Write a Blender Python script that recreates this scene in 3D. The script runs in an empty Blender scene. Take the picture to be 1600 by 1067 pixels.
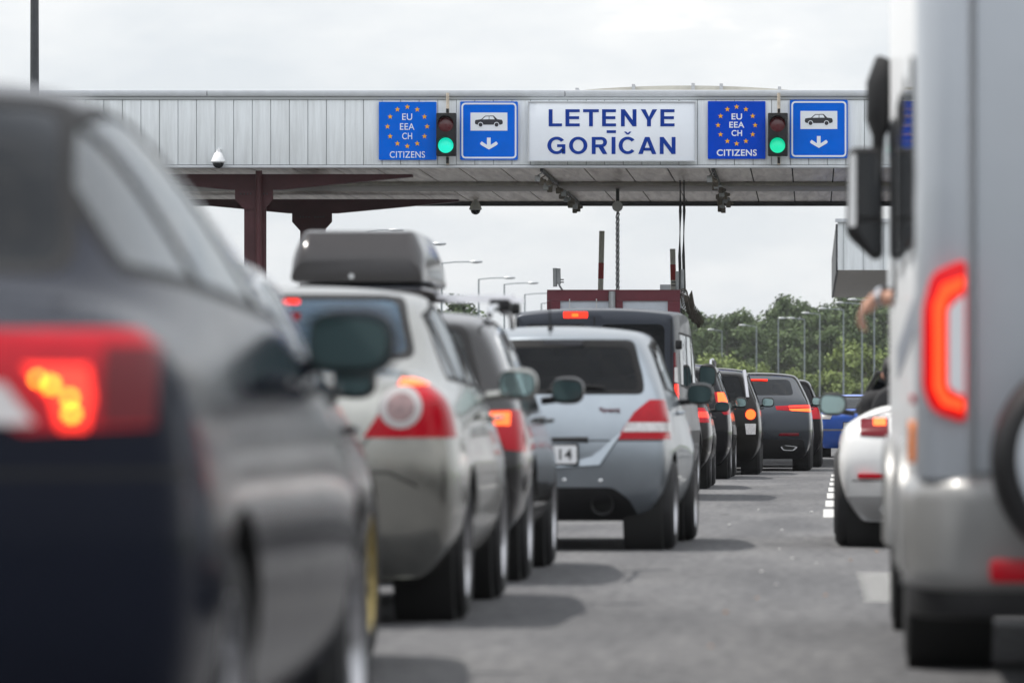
import bpy, bmesh, math, random
from mathutils import Vector, Matrix
random.seed(7)
R = math.radians
C = bpy.context.scene.collection
S = bpy.context.scene

# ------------------------------------------------------------------ camera
EYE, VPX, HOR, F = 0.90, 1270.0, 650.0, 8000.0     # eye height, vanishing point of the road, horizon row, focal length in photo pixels
cd = bpy.data.cameras.new('camera'); cam = bpy.data.objects.new('camera', cd); C.objects.link(cam)
cd.sensor_width = 36; cd.lens = F * 36 / 1600
cam.location = (0, 0, EYE); cam.rotation_euler = (R(90), 0, 0)
cd.shift_x = -(VPX - 800) / 1600; cd.shift_y = (HOR - 533.5) / 1600
cd.clip_start = 0.1; cd.clip_end = 6000
cd.dof.use_dof = True; cd.dof.focus_distance = 91; cd.dof.aperture_fstop = 3.8; cd.dof.aperture_blades = 9
S.camera = cam

# ------------------------------------------------------------------ sky, sun, exposure
SUNV = Vector((-0.50, 0.16, 1.0)).normalized()
w = bpy.data.worlds.new('World'); S.world = w; w.use_nodes = True
nt = w.node_tree; nt.nodes.clear()
def N(t, k, **kw):
    n = t.nodes.new(k)
    for a, b in kw.items(): setattr(n, a, b)
    return n
wo = N(nt, 'ShaderNodeOutputWorld'); bg = N(nt, 'ShaderNodeBackground'); bg.inputs[1].default_value = 0.12
sky = N(nt, 'ShaderNodeTexSky', sky_type='NISHITA', sun_disc=False)
sky.sun_elevation = math.asin(SUNV.z); sky.sun_rotation = math.atan2(SUNV.x, SUNV.y)
tc = N(nt, 'ShaderNodeTexCoord'); mp = N(nt, 'ShaderNodeMapping'); mp.inputs['Scale'].default_value = (9, 9, 26)
nz = N(nt, 'ShaderNodeTexNoise'); nz.inputs['Scale'].default_value = 1.6; nz.inputs['Detail'].default_value = 7; nz.inputs['Roughness'].default_value = .55
cr = N(nt, 'ShaderNodeValToRGB')
cr.color_ramp.elements[0].position = .36; cr.color_ramp.elements[0].color = (6.1, 6.4, 6.75, 1)
cr.color_ramp.elements[1].position = .62; cr.color_ramp.elements[1].color = (7.5, 7.6, 7.7, 1)
e = cr.color_ramp.elements.new(.70); e.color = (8.8, 8.65, 8.4, 1)
sx = N(nt, 'ShaderNodeSeparateXYZ')
mr = N(nt, 'ShaderNodeMapRange'); mr.inputs[1].default_value = .12; mr.inputs[2].default_value = .9; mr.inputs[3].default_value = 1.0; mr.inputs[4].default_value = 1.2
ml = N(nt, 'ShaderNodeVectorMath', operation='SCALE')
mx = N(nt, 'ShaderNodeMix', data_type='RGBA'); mx.inputs[0].default_value = .90
L_ = nt.links.new
L_(tc.outputs['Generated'], mp.inputs[0]); L_(mp.outputs[0], nz.inputs['Vector']); L_(nz.outputs['Fac'], cr.inputs[0])
L_(tc.outputs['Generated'], sx.inputs[0]); L_(sx.outputs['Z'], mr.inputs[0])
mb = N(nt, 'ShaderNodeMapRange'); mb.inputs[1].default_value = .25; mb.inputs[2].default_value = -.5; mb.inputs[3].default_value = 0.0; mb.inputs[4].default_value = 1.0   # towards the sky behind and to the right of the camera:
mz = N(nt, 'ShaderNodeMapRange'); mz.inputs[1].default_value = -.05; mz.inputs[2].default_value = .55; mz.inputs[3].default_value = .62; mz.inputs[4].default_value = 1.75    # added out-of-view gradient, dim near the horizon and bright above, shaping reflections
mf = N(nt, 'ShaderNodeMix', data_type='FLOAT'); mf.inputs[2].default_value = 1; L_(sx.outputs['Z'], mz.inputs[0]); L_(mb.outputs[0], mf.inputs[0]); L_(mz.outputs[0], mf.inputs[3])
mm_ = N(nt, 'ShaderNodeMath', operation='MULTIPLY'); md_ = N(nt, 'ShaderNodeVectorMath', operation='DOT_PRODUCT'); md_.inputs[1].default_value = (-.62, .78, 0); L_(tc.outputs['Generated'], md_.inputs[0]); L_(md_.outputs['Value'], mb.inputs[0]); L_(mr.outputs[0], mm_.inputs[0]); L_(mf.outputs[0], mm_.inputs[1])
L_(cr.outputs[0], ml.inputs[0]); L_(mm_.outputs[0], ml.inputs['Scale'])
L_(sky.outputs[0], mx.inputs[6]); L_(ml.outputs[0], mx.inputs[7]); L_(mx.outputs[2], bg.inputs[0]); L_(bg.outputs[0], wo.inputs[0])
sd = bpy.data.lights.new('sun', 'SUN'); sd.energy = 4.2; sd.angle = R(1.2); sd.color = (1, .955, .89)
sun = bpy.data.objects.new('sun', sd); C.objects.link(sun); sun.rotation_euler = (-SUNV).to_track_quat('-Z', 'Y').to_euler()
S.view_settings.view_transform = 'Standard'; S.view_settings.look = 'None'; S.view_settings.exposure = 0.14; S.view_settings.gamma = 1
S.cycles.use_denoising = True; S.cycles.max_bounces = 6; S.cycles.caustics_reflective = False; S.cycles.caustics_refractive = False
S.cycles.sample_clamp_indirect = 6

# ------------------------------------------------------------------ materials
def mat(name, col, rough=.5, metal=0, coat=0, spec=.5, emit=None, es=0, var=0, vs=6, bump=0, bs=200, stretch=None, coord='Object', rvar=0):
    m = bpy.data.materials.new(name); m.use_nodes = True; t = m.node_tree; b = t.nodes['Principled BSDF']
    b.inputs['Base Color'].default_value = (*col, 1); b.inputs['Roughness'].default_value = rough; b.inputs['Metallic'].default_value = metal
    b.inputs['Coat Weight'].default_value = coat; b.inputs['Coat Roughness'].default_value = .04; b.inputs['Specular IOR Level'].default_value = spec
    if emit: b.inputs['Emission Color'].default_value = (*emit, 1); b.inputs['Emission Strength'].default_value = es
    if var or bump or rvar:
        tc = N(t, 'ShaderNodeTexCoord'); mp = N(t, 'ShaderNodeMapping'); t.links.new(tc.outputs[coord], mp.inputs[0])
        if stretch: mp.inputs['Scale'].default_value = stretch
    if var or rvar:
        nz = N(t, 'ShaderNodeTexNoise'); nz.inputs['Scale'].default_value = vs; nz.inputs['Detail'].default_value = 6; nz.inputs['Roughness'].default_value = .65
        t.links.new(mp.outputs[0], nz.inputs['Vector'])
    if var:
        r = N(t, 'ShaderNodeValToRGB'); r.color_ramp.elements[0].position = .3; r.color_ramp.elements[1].position = .7
        r.color_ramp.elements[0].color = (*[c * (1 - var) for c in col], 1); r.color_ramp.elements[1].color = (*[min(1, c * (1 + var)) for c in col], 1)
        t.links.new(nz.outputs['Fac'], r.inputs[0]); t.links.new(r.outputs[0], b.inputs['Base Color'])
    if rvar:
        q = N(t, 'ShaderNodeMapRange'); q.inputs[3].default_value = max(.02, rough - rvar); q.inputs[4].default_value = rough + rvar
        t.links.new(nz.outputs['Fac'], q.inputs[0]); t.links.new(q.outputs[0], b.inputs['Roughness'])
    if bump:
        n2 = N(t, 'ShaderNodeTexNoise'); n2.inputs['Scale'].default_value = bs; n2.inputs['Detail'].default_value = 4
        t.links.new(mp.outputs[0], n2.inputs['Vector'])
        bp = N(t, 'ShaderNodeBump'); bp.inputs['Strength'].default_value = bump; bp.inputs['Distance'].default_value = .02
        t.links.new(n2.outputs['Fac'], bp.inputs['Height']); t.links.new(bp.outputs[0], b.inputs['Normal'])
    return m
def lined(m):
    # the shell has one thickness: its inner side is the dark cabin lining
    t = m.node_tree; o = t.nodes['Material Output']; b = t.nodes['Principled BSDF']; d = N(t, 'ShaderNodeBsdfDiffuse'); d.inputs[0].default_value = (.02, .02, .021, 1)
    g = N(t, 'ShaderNodeNewGeometry'); x = N(t, 'ShaderNodeMixShader'); t.links.new(g.outputs['Backfacing'], x.inputs[0]); t.links.new(b.outputs[0], x.inputs[1]); t.links.new(d.outputs[0], x.inputs[2]); t.links.new(x.outputs[0], o.inputs[0]); return m
def pane(name, tint, ior=1.45, refl=(.9, .93, .95)):
    m = bpy.data.materials.new(name); m.use_nodes = True; t = m.node_tree; t.nodes.clear(); o = N(t, 'ShaderNodeOutputMaterial'); tr = N(t, 'ShaderNodeBsdfTransparent'); tr.inputs[0].default_value = (*tint, 1)
    gl = N(t, 'ShaderNodeBsdfGlossy'); gl.inputs['Roughness'].default_value = .02; gl.inputs['Color'].default_value = (*refl, 1); fr = N(t, 'ShaderNodeFresnel'); fr.inputs[0].default_value = ior
    tc = N(t, 'ShaderNodeTexCoord'); nz = N(t, 'ShaderNodeTexNoise'); nz.inputs['Scale'].default_value = 2.5; bp = N(t, 'ShaderNodeBump'); bp.inputs['Strength'].default_value = .05; bp.inputs['Distance'].default_value = .05
    t.links.new(tc.outputs['Object'], nz.inputs['Vector']); t.links.new(nz.outputs['Fac'], bp.inputs['Height']); t.links.new(bp.outputs[0], gl.inputs['Normal']); t.links.new(bp.outputs[0], fr.inputs['Normal'])
    x = N(t, 'ShaderNodeMixShader'); t.links.new(fr.outputs[0], x.inputs[0]); t.links.new(tr.outputs[0], x.inputs[1]); t.links.new(gl.outputs[0], x.inputs[2]); t.links.new(x.outputs[0], o.inputs[0]); return m
def paint(name, col, metal=.6, rough=.34, coat=.5, spec=.35, ior=1.5):
    m = mat(name, col, rough, metal, coat, spec, var=.07, vs=3, rvar=.05); m.node_tree.nodes['Principled BSDF'].inputs['Coat IOR'].default_value = 1.38; m.node_tree.nodes['Principled BSDF'].inputs['IOR'].default_value = ior; return lined(m)

M = dict(
    black=mat('black_plastic', (.012, .012, .013), .5, spec=.3, var=.2, vs=9),
    rubber=mat('tyre_rubber', (.016, .016, .017), .75, var=.3, vs=14, bump=.15, bs=60),
    under=mat('underbody', (.012, .012, .012), .9),
    trim=mat('window_rubber', (.008, .008, .009), .6, spec=.2),
    glass=mat('tinted_glass', (.008, .010, .013), .03, spec=.5),
    glassblue=pane('blue_rear_glass', (.26, .46, .72), 1.6, (.60, .80, 1)), pane=pane('clear_car_glass', (.78, .83, .82)), shiny=pane('bright_side_glass', (.80, .86, .85), 2.6), smoked=pane('smoked_car_glass', (.30, .33, .34)), privacy=pane('privacy_car_glass', (.05, .055, .06), 1.4, (.55, .57, .6)), cabin=mat('cabin_trim', (.022, .022, .024), .8, spec=.2, var=.2), seatgrey=mat('seat_cloth', (.045, .045, .05), .9, spec=.1, var=.3),
    mirror=mat('mirror_glass', (.42, .56, .55), .03, metal=.92, var=.1, vs=4),
    mirrordark=mat('dark_mirror_glass', (.05, .085, .09), .05, metal=.5, spec=.4),
    chrome=mat('chrome', (.75, .76, .78), .12, metal=1),
    alloy=mat('alloy', (.45, .45, .47), .3, metal=.9, var=.1),
    gold=mat('gold_alloy', (.42, .33, .13), .35, metal=.75, var=.12),
    darkalloy=mat('dark_alloy', (.10, .10, .11), .4, metal=.8),
    red=mat('red_lens', (.36, .003, .012), .15, spec=.25, var=.12, vs=30, emit=(1, .0, .02), es=.03),
    darkred=mat('dark_red_lens', (.12, .003, .008), .15, spec=.3),
    clear=mat('clear_lens', (.60, .58, .58), .15, var=.25, vs=40),
    lit=mat('lit_red_lamp', (.5, .02, .01), .2, emit=(1, .022, .008), es=2.0),
    hot=mat('lit_orange_lamp', (.6, .1, .02), .2, emit=(1, .105, .008), es=2.2), bulb=mat('lamp_bulb', (.6, .2, .05), .3, emit=(1, .24, .01), es=14), glow=mat('glowing_red_lens', (.5, .004, .01), .2, spec=.25, emit=(1, .004, .006), es=.32),
    amber=mat('amber_lens', (.55, .16, .015), .2, coat=1, emit=(1, .25, .03), es=.25),
    plate=mat('plate_white', (.74, .75, .77), .4, coat=.3),
    ink=mat('plate_ink', (.03, .03, .035), .5),
    steel=mat('galvanised_steel', (.42, .44, .46), .45, metal=.6, var=.15, vs=8),
    lampgrey=mat('lamp_post_grey', (.21, .24, .26), .5, metal=.3, var=.12, vs=2),
    darkpole=mat('dark_pole', (.045, .048, .055), .5, var=.2),
    white=mat('white_plastic', (.72, .73, .74), .4, var=.06),
    skin=mat('skin', (.50, .27, .19), .5, var=.1, vs=20),
    cloth=mat('black_cloth', (.010, .010, .012), .85, var=.2, vs=30),
    hair=mat('dark_hair', (.010, .009, .009), .6, var=.2, vs=60),
    pale=mat('pale_haze_white', (.75, .77, .8), .5), ring=mat('lamp_ring', (.40, .38, .38), .3, metal=.3), dimlens=mat('dim_reverse_lens', (.26, .17, .17), .15, var=.3, vs=30),
)

# ------------------------------------------------------------------ mesh helpers
class MB:
    def __init__(s): s.bm = bmesh.new()
    def box(s, x0, x1, y0, y1, z0, z1, bev=0):
        r = bmesh.ops.create_cube(s.bm, size=1)['verts']
        for v in r: v.co = Vector(((x0 + x1) / 2 + v.co.x * (x1 - x0), (y0 + y1) / 2 + v.co.y * (y1 - y0), (z0 + z1) / 2 + v.co.z * (z1 - z0)))
        if bev:
            es = list({e for v in r for e in v.link_edges})
            bmesh.ops.bevel(s.bm, geom=es, offset=bev, segments=2, affect='EDGES', profile=.5)
        return s
    def prism(s, poly, axis, a, b, bev=0, seg=2):
        # poly in the two other axes (in xyz order), extruded from a to b along axis
        def P(u, v, t): return Vector((t, u, v)) if axis == 'x' else Vector((u, t, v)) if axis == 'y' else Vector((u, v, t))
        lo = [s.bm.verts.new(P(u, v, a)) for u, v in poly]; hi = [s.bm.verts.new(P(u, v, b)) for u, v in poly]
        n = len(poly); fs = [s.bm.faces.new(lo), s.bm.faces.new(hi)]
        for i in range(n): fs.append(s.bm.faces.new((lo[i], lo[(i + 1) % n], hi[(i + 1) % n], hi[i])))
        bmesh.ops.recalc_face_normals(s.bm, faces=fs)
        if bev:
            es = {e for f in fs[:2] for e in f.edges}
            bmesh.ops.bevel(s.bm, geom=list(es), offset=bev, segments=seg, affect='EDGES', profile=.5)
        return s
    def tube(s, pts, r, n=8, cap=True):
        pts = [Vector(p) for p in pts]; rs = r if isinstance(r, (list, tuple)) else [r] * len(pts); rings = []
        for i, p in enumerate(pts):
            d = (pts[min(i + 1, len(pts) - 1)] - pts[max(i - 1, 0)]).normalized()
            q = d.to_track_quat('Z', 'Y').to_matrix()
            rings.append([s.bm.verts.new(p + q @ Vector((rs[i] * math.cos(2 * math.pi * k / n), rs[i] * math.sin(2 * math.pi * k / n), 0))) for k in range(n)])
        for a, b in zip(rings, rings[1:]):
            for k in range(n): s.bm.faces.new((a[k], a[(k + 1) % n], b[(k + 1) % n], b[k]))
        if cap: s.bm.faces.new(rings[0][::-1]); s.bm.faces.new(rings[-1])
        return s
    def lathe(s, prof, centre, axis='x', n=32, sgn=1, cap=True):
        # prof: list of (offset along axis, radius)
        c = Vector(centre); rings = []
        for o, r in prof:
            ring = []
            for k in range(n):
                t = 2 * math.pi * k / n; u, v = r * math.cos(t), r * math.sin(t); o_ = o * sgn
                ring.append(s.bm.verts.new(c + (Vector((o_, u, v)) if axis == 'x' else Vector((u, o_, v)) if axis == 'y' else Vector((u, v, o_)))))
            rings.append(ring)
        fs = []
        for a, b in zip(rings, rings[1:]):
            for k in range(n): fs.append(s.bm.faces.new((a[k], a[(k + 1) % n], b[(k + 1) % n], b[k])))
        if cap and prof[0][1] > 1e-4: fs.append(s.bm.faces.new(rings[0]))
        if cap and prof[-1][1] > 1e-4: fs.append(s.bm.faces.new(rings[-1]))
        bmesh.ops.recalc_face_normals(s.bm, faces=fs)
        return s
    def ball(s, c, r, seg=20, p=1.0):
        r = r if isinstance(r, (list, tuple)) else (r, r, r)
        vs = bmesh.ops.create_uvsphere(s.bm, u_segments=seg, v_segments=seg // 2 + 2, radius=1)['verts']
        for v in vs:
            d = [math.copysign(abs(x) ** p, x) for x in v.co]
            v.co = Vector((c[0] + d[0] * r[0], c[1] + d[1] * r[1], c[2] + d[2] * r[2]))
        return s
    def quad(s, *p): s.bm.faces.new([s.bm.verts.new(Vector(q)) for q in p]); return s
    def build(s, name, m, parent=None, smooth=True, ang=35):
        me = bpy.data.meshes.new(name); bmesh.ops.remove_doubles(s.bm, verts=s.bm.verts, dist=1e-5); s.bm.normal_update()
        if smooth:
            for f in s.bm.faces: f.smooth = True
            for e in s.bm.edges:
                if len(e.link_faces) == 2 and e.calc_face_angle(0) > R(ang): e.smooth = False
        s.bm.to_mesh(me); s.bm.free()
        for x in (m if isinstance(m, list) else [m]): me.materials.append(x)
        o = bpy.data.objects.new(name, me); C.objects.link(o); o.parent = parent
        return o
def tag(o, label=None, cat=None, group=None, kind=None):
    if label: o['label'] = label
    if cat: o['category'] = cat
    if group: o['group'] = group
    if kind: o['kind'] = kind
    return o
def empty(name, loc, label, cat, group=None, rz=0):
    o = bpy.data.objects.new(name, None); C.objects.link(o); o.empty_display_size = .2
    o.location = loc; o.rotation_euler = (0, 0, rz); return tag(o, label, cat, group)
def copy_tree(o, parent=None):
    c = o.copy(); C.objects.link(c); c.parent = parent
    for ch in list(o.children): copy_tree(ch, c)
    return c
def at(px, py, Y): return Vector(((px - VPX) * Y / F, Y, EYE + (HOR - py) * Y / F))     # world point seen at a photo pixel, Y metres down the road
def circ(cx, cy, r, n=24, ry=None): return [(cx + r * math.cos(2 * math.pi * k / n), cy + (ry or r) * math.sin(2 * math.pi * k / n)) for k in range(n)]
def rrect(x0, x1, y0, y1, r, n=4):
    out = []
    for cx, cy, a in ((x1 - r, y1 - r, 0), (x0 + r, y1 - r, 90), (x0 + r, y0 + r, 180), (x1 - r, y0 + r, 270)):
        for k in range(n + 1): t = R(a + 90 * k / n); out.append((cx + r * math.cos(t), cy + r * math.sin(t)))
    return out
def roundpoly(p, r, n=3):
    out = []; L = len(p)
    for i in range(L):
        a, b, c = Vector(p[i - 1]), Vector(p[i]), Vector(p[(i + 1) % L])
        d = min(r, (a - b).length * .45, (c - b).length * .45); q0 = b + (a - b).normalized() * d; q1 = b + (c - b).normalized() * d
        for k in range(n + 1):
            t = k / n; v = q0 * (1 - t) ** 2 + b * 2 * t * (1 - t) + q1 * t * t; out.append((v.x, v.y))
    return out
def inside(p, poly):
    x, y = p; c = False; n = len(poly); j = n - 1
    for i in range(n):
        xi, yi = poly[i]; xj, yj = poly[j]
        if (yi > y) != (yj > y) and x < (xj - xi) * (y - yi) / (yj - yi) + xi: c = not c
        j = i
    return c
def text(body, name, m, parent, w, h, x, y, z, depth=.006, bold=0.0, ref=None):
    # lettering standing in the xz plane, facing -y, scaled to w by h with its lower left corner at x, z
    def mk(s):
        cu = bpy.data.curves.new('t', 'FONT'); cu.body = s; cu.offset = bold; cu.extrude = .004; cu.resolution_u = 6; cu.space_character = 1.06
        o = bpy.data.objects.new('t', cu); C.objects.link(o); bpy.context.view_layer.update()
        me = bpy.data.meshes.new_from_object(o.evaluated_get(bpy.context.evaluated_depsgraph_get())); bpy.data.objects.remove(o); return me
    me = mk(body); xs = [v.co.x for v in me.vertices]; zs = [v.co.y for v in mk(ref or body).vertices]
    sx, sz = w / (max(xs) - min(xs)), h / (max(zs) - min(zs))
    for v in me.vertices:
        v.co = Vector((x + (v.co.x - min(xs)) * sx, y - depth * (1 if v.co.z > 0 else 0), z + (v.co.y - min(zs)) * sz))
    me.name = name; me.materials.clear(); me.materials.append(m)
    o = bpy.data.objects.new(name, me); C.objects.link(o); o.parent = parent; return o

# ------------------------------------------------------------------ ground and road
def asphalt():
    m = bpy.data.materials.new('asphalt'); m.use_nodes = True; t = m.node_tree; b = t.nodes['Principled BSDF']; b.inputs['Roughness'].default_value = .88; b.inputs['Specular IOR Level'].default_value = .3
    tc = N(t, 'ShaderNodeTexCoord'); lk = t.links.new
    def noise(sc, det=5, stretch=(1, 1, 1)):
        mp = N(t, 'ShaderNodeMapping'); mp.inputs['Scale'].default_value = stretch; lk(tc.outputs['Object'], mp.inputs[0])
        n = N(t, 'ShaderNodeTexNoise'); n.inputs['Scale'].default_value = sc; n.inputs['Detail'].default_value = det; lk(mp.outputs[0], n.inputs['Vector']); return n
    r = N(t, 'ShaderNodeValToRGB'); r.color_ramp.elements[0].position = .33; r.color_ramp.elements[1].position = .68
    r.color_ramp.elements[0].color = (.076, .077, .083, 1); r.color_ramp.elements[1].color = (.130, .131, .136, 1); lk(noise(.8, 7, (1.6, .25, 1)).outputs['Fac'], r.inputs[0])
    g = N(t, 'ShaderNodeValToRGB'); g.color_ramp.elements[0].position = .35; g.color_ramp.elements[1].position = .72
    g.color_ramp.elements[0].color = (.62, .62, .63, 1); g.color_ramp.elements[1].color = (1.5, 1.48, 1.45, 1); lk(noise(90, 2).outputs['Fac'], g.inputs[0])
    h = N(t, 'ShaderNodeValToRGB'); h.color_ramp.elements[0].position = .36; h.color_ramp.elements[1].position = .66
    h.color_ramp.elements[0].color = (.72, .72, .73, 1); h.color_ramp.elements[1].color = (1.22, 1.22, 1.2, 1); lk(noise(11, 6, (1.3, .45, 1)).outputs['Fac'], h.inputs[0])
    m0 = N(t, 'ShaderNodeMix', data_type='RGBA', blend_type='MULTIPLY'); m0.inputs[0].default_value = 1; lk(r.outputs[0], m0.inputs[6]); lk(h.outputs[0], m0.inputs[7])
    mm = N(t, 'ShaderNodeMix', data_type='RGBA', blend_type='MULTIPLY'); mm.inputs[0].default_value = 1; lk(m0.outputs[2], mm.inputs[6]); lk(g.outputs[0], mm.inputs[7])
    o = N(t, 'ShaderNodeValToRGB'); o.color_ramp.elements[0].position = .66; o.color_ramp.elements[1].position = .78       # oil drips along the lane
    o.color_ramp.elements[0].color = (1, 1, 1, 1); o.color_ramp.elements[1].color = (.55, .55, .56, 1); lk(noise(1.3, 4, (2.2, .5, 1)).outputs['Fac'], o.inputs[0])
    m2 = N(t, 'ShaderNodeMix', data_type='RGBA', blend_type='MULTIPLY'); m2.inputs[0].default_value = 1; lk(mm.outputs[2], m2.inputs[6]); lk(o.outputs[0], m2.inputs[7])
    lk(m2.outputs[2], b.inputs['Base Color'])
    bp = N(t, 'ShaderNodeBump'); bp.inputs['Strength'].default_value = .5; bp.inputs['Distance'].default_value = .006; lk(noise(160, 3).outputs['Fac'], bp.inputs['Height']); lk(bp.outputs[0], b.inputs['Normal'])
    return m
M['asphalt'] = asphalt()
M['grass'] = mat('grass', (.055, .085, .025), .9, var=.4, vs=.6)
tag(MB().quad((-1000, -300, -.02), (1000, -300, -.02), (1000, 1600, -.02), (-1000, 1600, -.02)).build('ground', M['grass']), kind='structure')
tag(MB().quad((-34, -60, 0), (26, -60, 0), (26, 760, 0), (-34, 760, 0)).build('road', M['asphalt']), kind='structure')
def wornwhite():
    m = bpy.data.materials.new('worn_road_paint'); m.use_nodes = True; t = m.node_tree; b = t.nodes['Principled BSDF']; b.inputs['Roughness'].default_value = .7
    tc = N(t, 'ShaderNodeTexCoord'); mp = N(t, 'ShaderNodeMapping'); mp.inputs['Scale'].default_value = (4, 5, 1); n = N(t, 'ShaderNodeTexNoise'); n.inputs['Scale'].default_value = 3; n.inputs['Detail'].default_value = 8; n.inputs['Roughness'].default_value = .7
    r = N(t, 'ShaderNodeValToRGB'); r.color_ramp.elements[0].position = .30; r.color_ramp.elements[1].position = .46
    r.color_ramp.elements[0].color = (.16, .16, .16, 1); r.color_ramp.elements[1].color = (.50, .50, .485, 1)
    t.links.new(tc.outputs['Object'], mp.inputs[0]); t.links.new(mp.outputs[0], n.inputs['Vector']); t.links.new(n.outputs['Fac'], r.inputs[0]); t.links.new(r.outputs[0], b.inputs['Base Color']); return m
M['mark'] = wornwhite()
mk = MB()
for y0, y1 in ((45.4, 49.3), (50.8, 54.4), (55.9, 59.7), (61, 64.4), (66.2, 69.2), (71, 74), (76, 79)):
    x = .09 + (y0 - 45) * .006
    mk.quad((x, y0, .004), (x + .17, y0, .004), (x + .18, y1, .004), (x + .01, y1, .004))
for k in range(11):          # the worn hatched patch beside the motorhome
    y = 24.9 + k * .42; mk.quad((.25, y, .004), (.55, y, .004), (.55 - .05 * (k % 3), y + .13, .004), (.25 + .04 * (k % 2), y + .13, .004))
for k in range(14): mk.quad((-5.1, 14 + k * 6, .004), (-4.95, 14 + k * 6, .004), (-4.95, 17.5 + k * 6, .004), (-5.1, 17.5 + k * 6, .004))
mk.quad((-1.2, 86.0, .004), (1.2, 86.0, .004), (1.2, 86.5, .004), (-1.2, 86.5, .004))
tag(mk.build('lane_markings', M['mark']), kind='structure')
# crumbs of litter and dry leaves lying on the lane
lit = MB(); leaf = MB()
spots = [(1190, 893, 0), (1218, 858, 0), (1238, 873, 0), (1213, 913, 0), (1222, 828, 0), (1185, 796, 0), (1275, 880, 0), (1140, 820, 0), (1183, 934, 1), (1134, 957, 1), (1111, 1010, 1), (1329, 875, 1), (1370, 862, 1), (1268, 800, 0), (1290, 930, 1)]
for px, py, k in spots:
    Y = F * EYE / (py - HOR); p = at(px, py, Y); r = .007 + .008 * random.random()
    (leaf if k else lit).ball((p.x, p.y, r * .35), (r * 1.2, r * 2.0, r * .5), 8)
tag(lit.build('litter', mat('litter_paper', (.42, .42, .41), .7, var=.2)), kind='stuff', label='pale crumbs of litter scattered on the grey lane', cat='litter')
tag(leaf.build('fallen_leaves', mat('dry_leaf', (.30, .16, .08), .7, var=.2)), kind='stuff', label='few orange dry leaves lying on the asphalt lane', cat='leaves')

# ------------------------------------------------------------------ border canopy
def cladding():
    m = bpy.data.materials.new('canopy_cladding'); m.use_nodes = True; t = m.node_tree; b = t.nodes['Principled BSDF']; b.inputs['Roughness'].default_value = .45
    tc = N(t, 'ShaderNodeTexCoord'); lk = t.links.new
    mp = N(t, 'ShaderNodeMapping'); mp.inputs['Scale'].default_value = (5, 1, .35); lk(tc.outputs['Object'], mp.inputs[0])
    n = N(t, 'ShaderNodeTexNoise'); n.inputs['Scale'].default_value = 2.2; n.inputs['Detail'].default_value = 8; n.inputs['Roughness'].default_value = .7; lk(mp.outputs[0], n.inputs['Vector'])
    r = N(t, 'ShaderNodeValToRGB'); r.color_ramp.elements[0].position = .28; r.color_ramp.elements[1].position = .62
    r.color_ramp.elements[0].color = (.64, .665, .68, 1); r.color_ramp.elements[1].color = (.80, .835, .86, 1); lk(n.outputs['Fac'], r.inputs[0]); lk(r.outputs[0], b.inputs['Base Color']); return m
def soffit():
    m = bpy.data.materials.new('soffit_sheet'); m.use_nodes = True; t = m.node_tree; b = t.nodes['Principled BSDF']; b.inputs['Metallic'].default_value = .25; b.inputs['Roughness'].default_value = .3
    tc = N(t, 'ShaderNodeTexCoord'); lk = t.links.new
    mp = N(t, 'ShaderNodeMapping'); mp.inputs['Scale'].default_value = (2.4, .16, 1); lk(tc.outputs['Object'], mp.inputs[0])
    n = N(t, 'ShaderNodeTexNoise'); n.inputs['Scale'].default_value = 2.5; n.inputs['Detail'].default_value = 6; n.inputs['Distortion'].default_value = .6; lk(mp.outputs[0], n.inputs['Vector'])
    r = N(t, 'ShaderNodeValToRGB'); r.color_ramp.elements[0].position = .3; r.color_ramp.elements[1].position = .7
    r.color_ramp.elements[0].color = (.40, .33, .27, 1); r.color_ramp.elements[1].color = (.94, .87, .77, 1); lk(n.outputs['Fac'], r.inputs[0]); lk(r.outputs[0], b.inputs['Base Color'])  # brown to pale streaks in the colour imitate reflections of the sunlit road
    bp = N(t, 'ShaderNodeBump'); bp.inputs['Strength'].default_value = .35; bp.inputs['Distance'].default_value = .05; lk(n.outputs['Fac'], bp.inputs['Height']); lk(bp.outputs[0], b.inputs['Normal']); return m
M['clad'] = cladding(); M['soffit'] = soffit()
M['seam'] = mat('seam_and_shadow_grey', (.42, .44, .45), .7); M['coping'] = mat('coping_metal', (.55, .57, .60), .4, metal=.4, var=.06)
M['maroon'] = mat('maroon_steel', (.075, .014, .020), .5, var=.25, vs=2)
M['greybeam'] = mat('grey_beam', (.42, .40, .37), .5, metal=.3, var=.15)
M['poly'] = mat('polycarbonate_vault', (.62, .61, .55), .4, var=.12, vs=2)
YF, YB = 93.0, 108.4; ZB, ZT = 5.40, 6.80; XL, XR = -24.0, 9.5
cn = empty('border_canopy', (0, YF, 0), 'long flat border canopy clad in pale grey metal panels', 'canopy')
cn.location = (0, 0, 0)
# fascia panels: one strip of folded sheets
f = MB(); x = XL; k = 0
while x < XR:
    f.box(x + .006, min(x + .331, XR), YF, YF + .05, ZB + .06, ZT - .16, .004); x += .337; k += 1
f.build('fascia_panel', M['clad'], cn)
MB().box(XL, XR, YF + .03, YF + .12, ZB + .05, ZT - .1).build('fascia_backing', M['seam'], cn)
cp = MB()
x = XL
while x < XR - .1: cp.box(x + .004, min(x + 6.5, XR) - .004, YF - .05, YF + .25, ZT - .10, ZT + .015, .012); x += 6.5
cp.build('coping', M['coping'], cn)
MB().box(XL, XR, YF - .02, YF + .028, ZT - .155, ZT - .103).build('painted_coping_shadow', M['seam'], cn)  # grey strip standing in for the shadow line under the coping
MB().box(XL, XR, YF - .03, YF + .10, ZB + .002, ZB + .048, .008).build('drip_edge', M['coping'], cn)
sf = MB(); x = XL
while x < XR: sf.box(x + .012, min(x + .75, XR), YF + .10, YB - .2, ZB + .03, ZB + .06); x += .762
sf.build('soffit', M['soffit'], cn)
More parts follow.
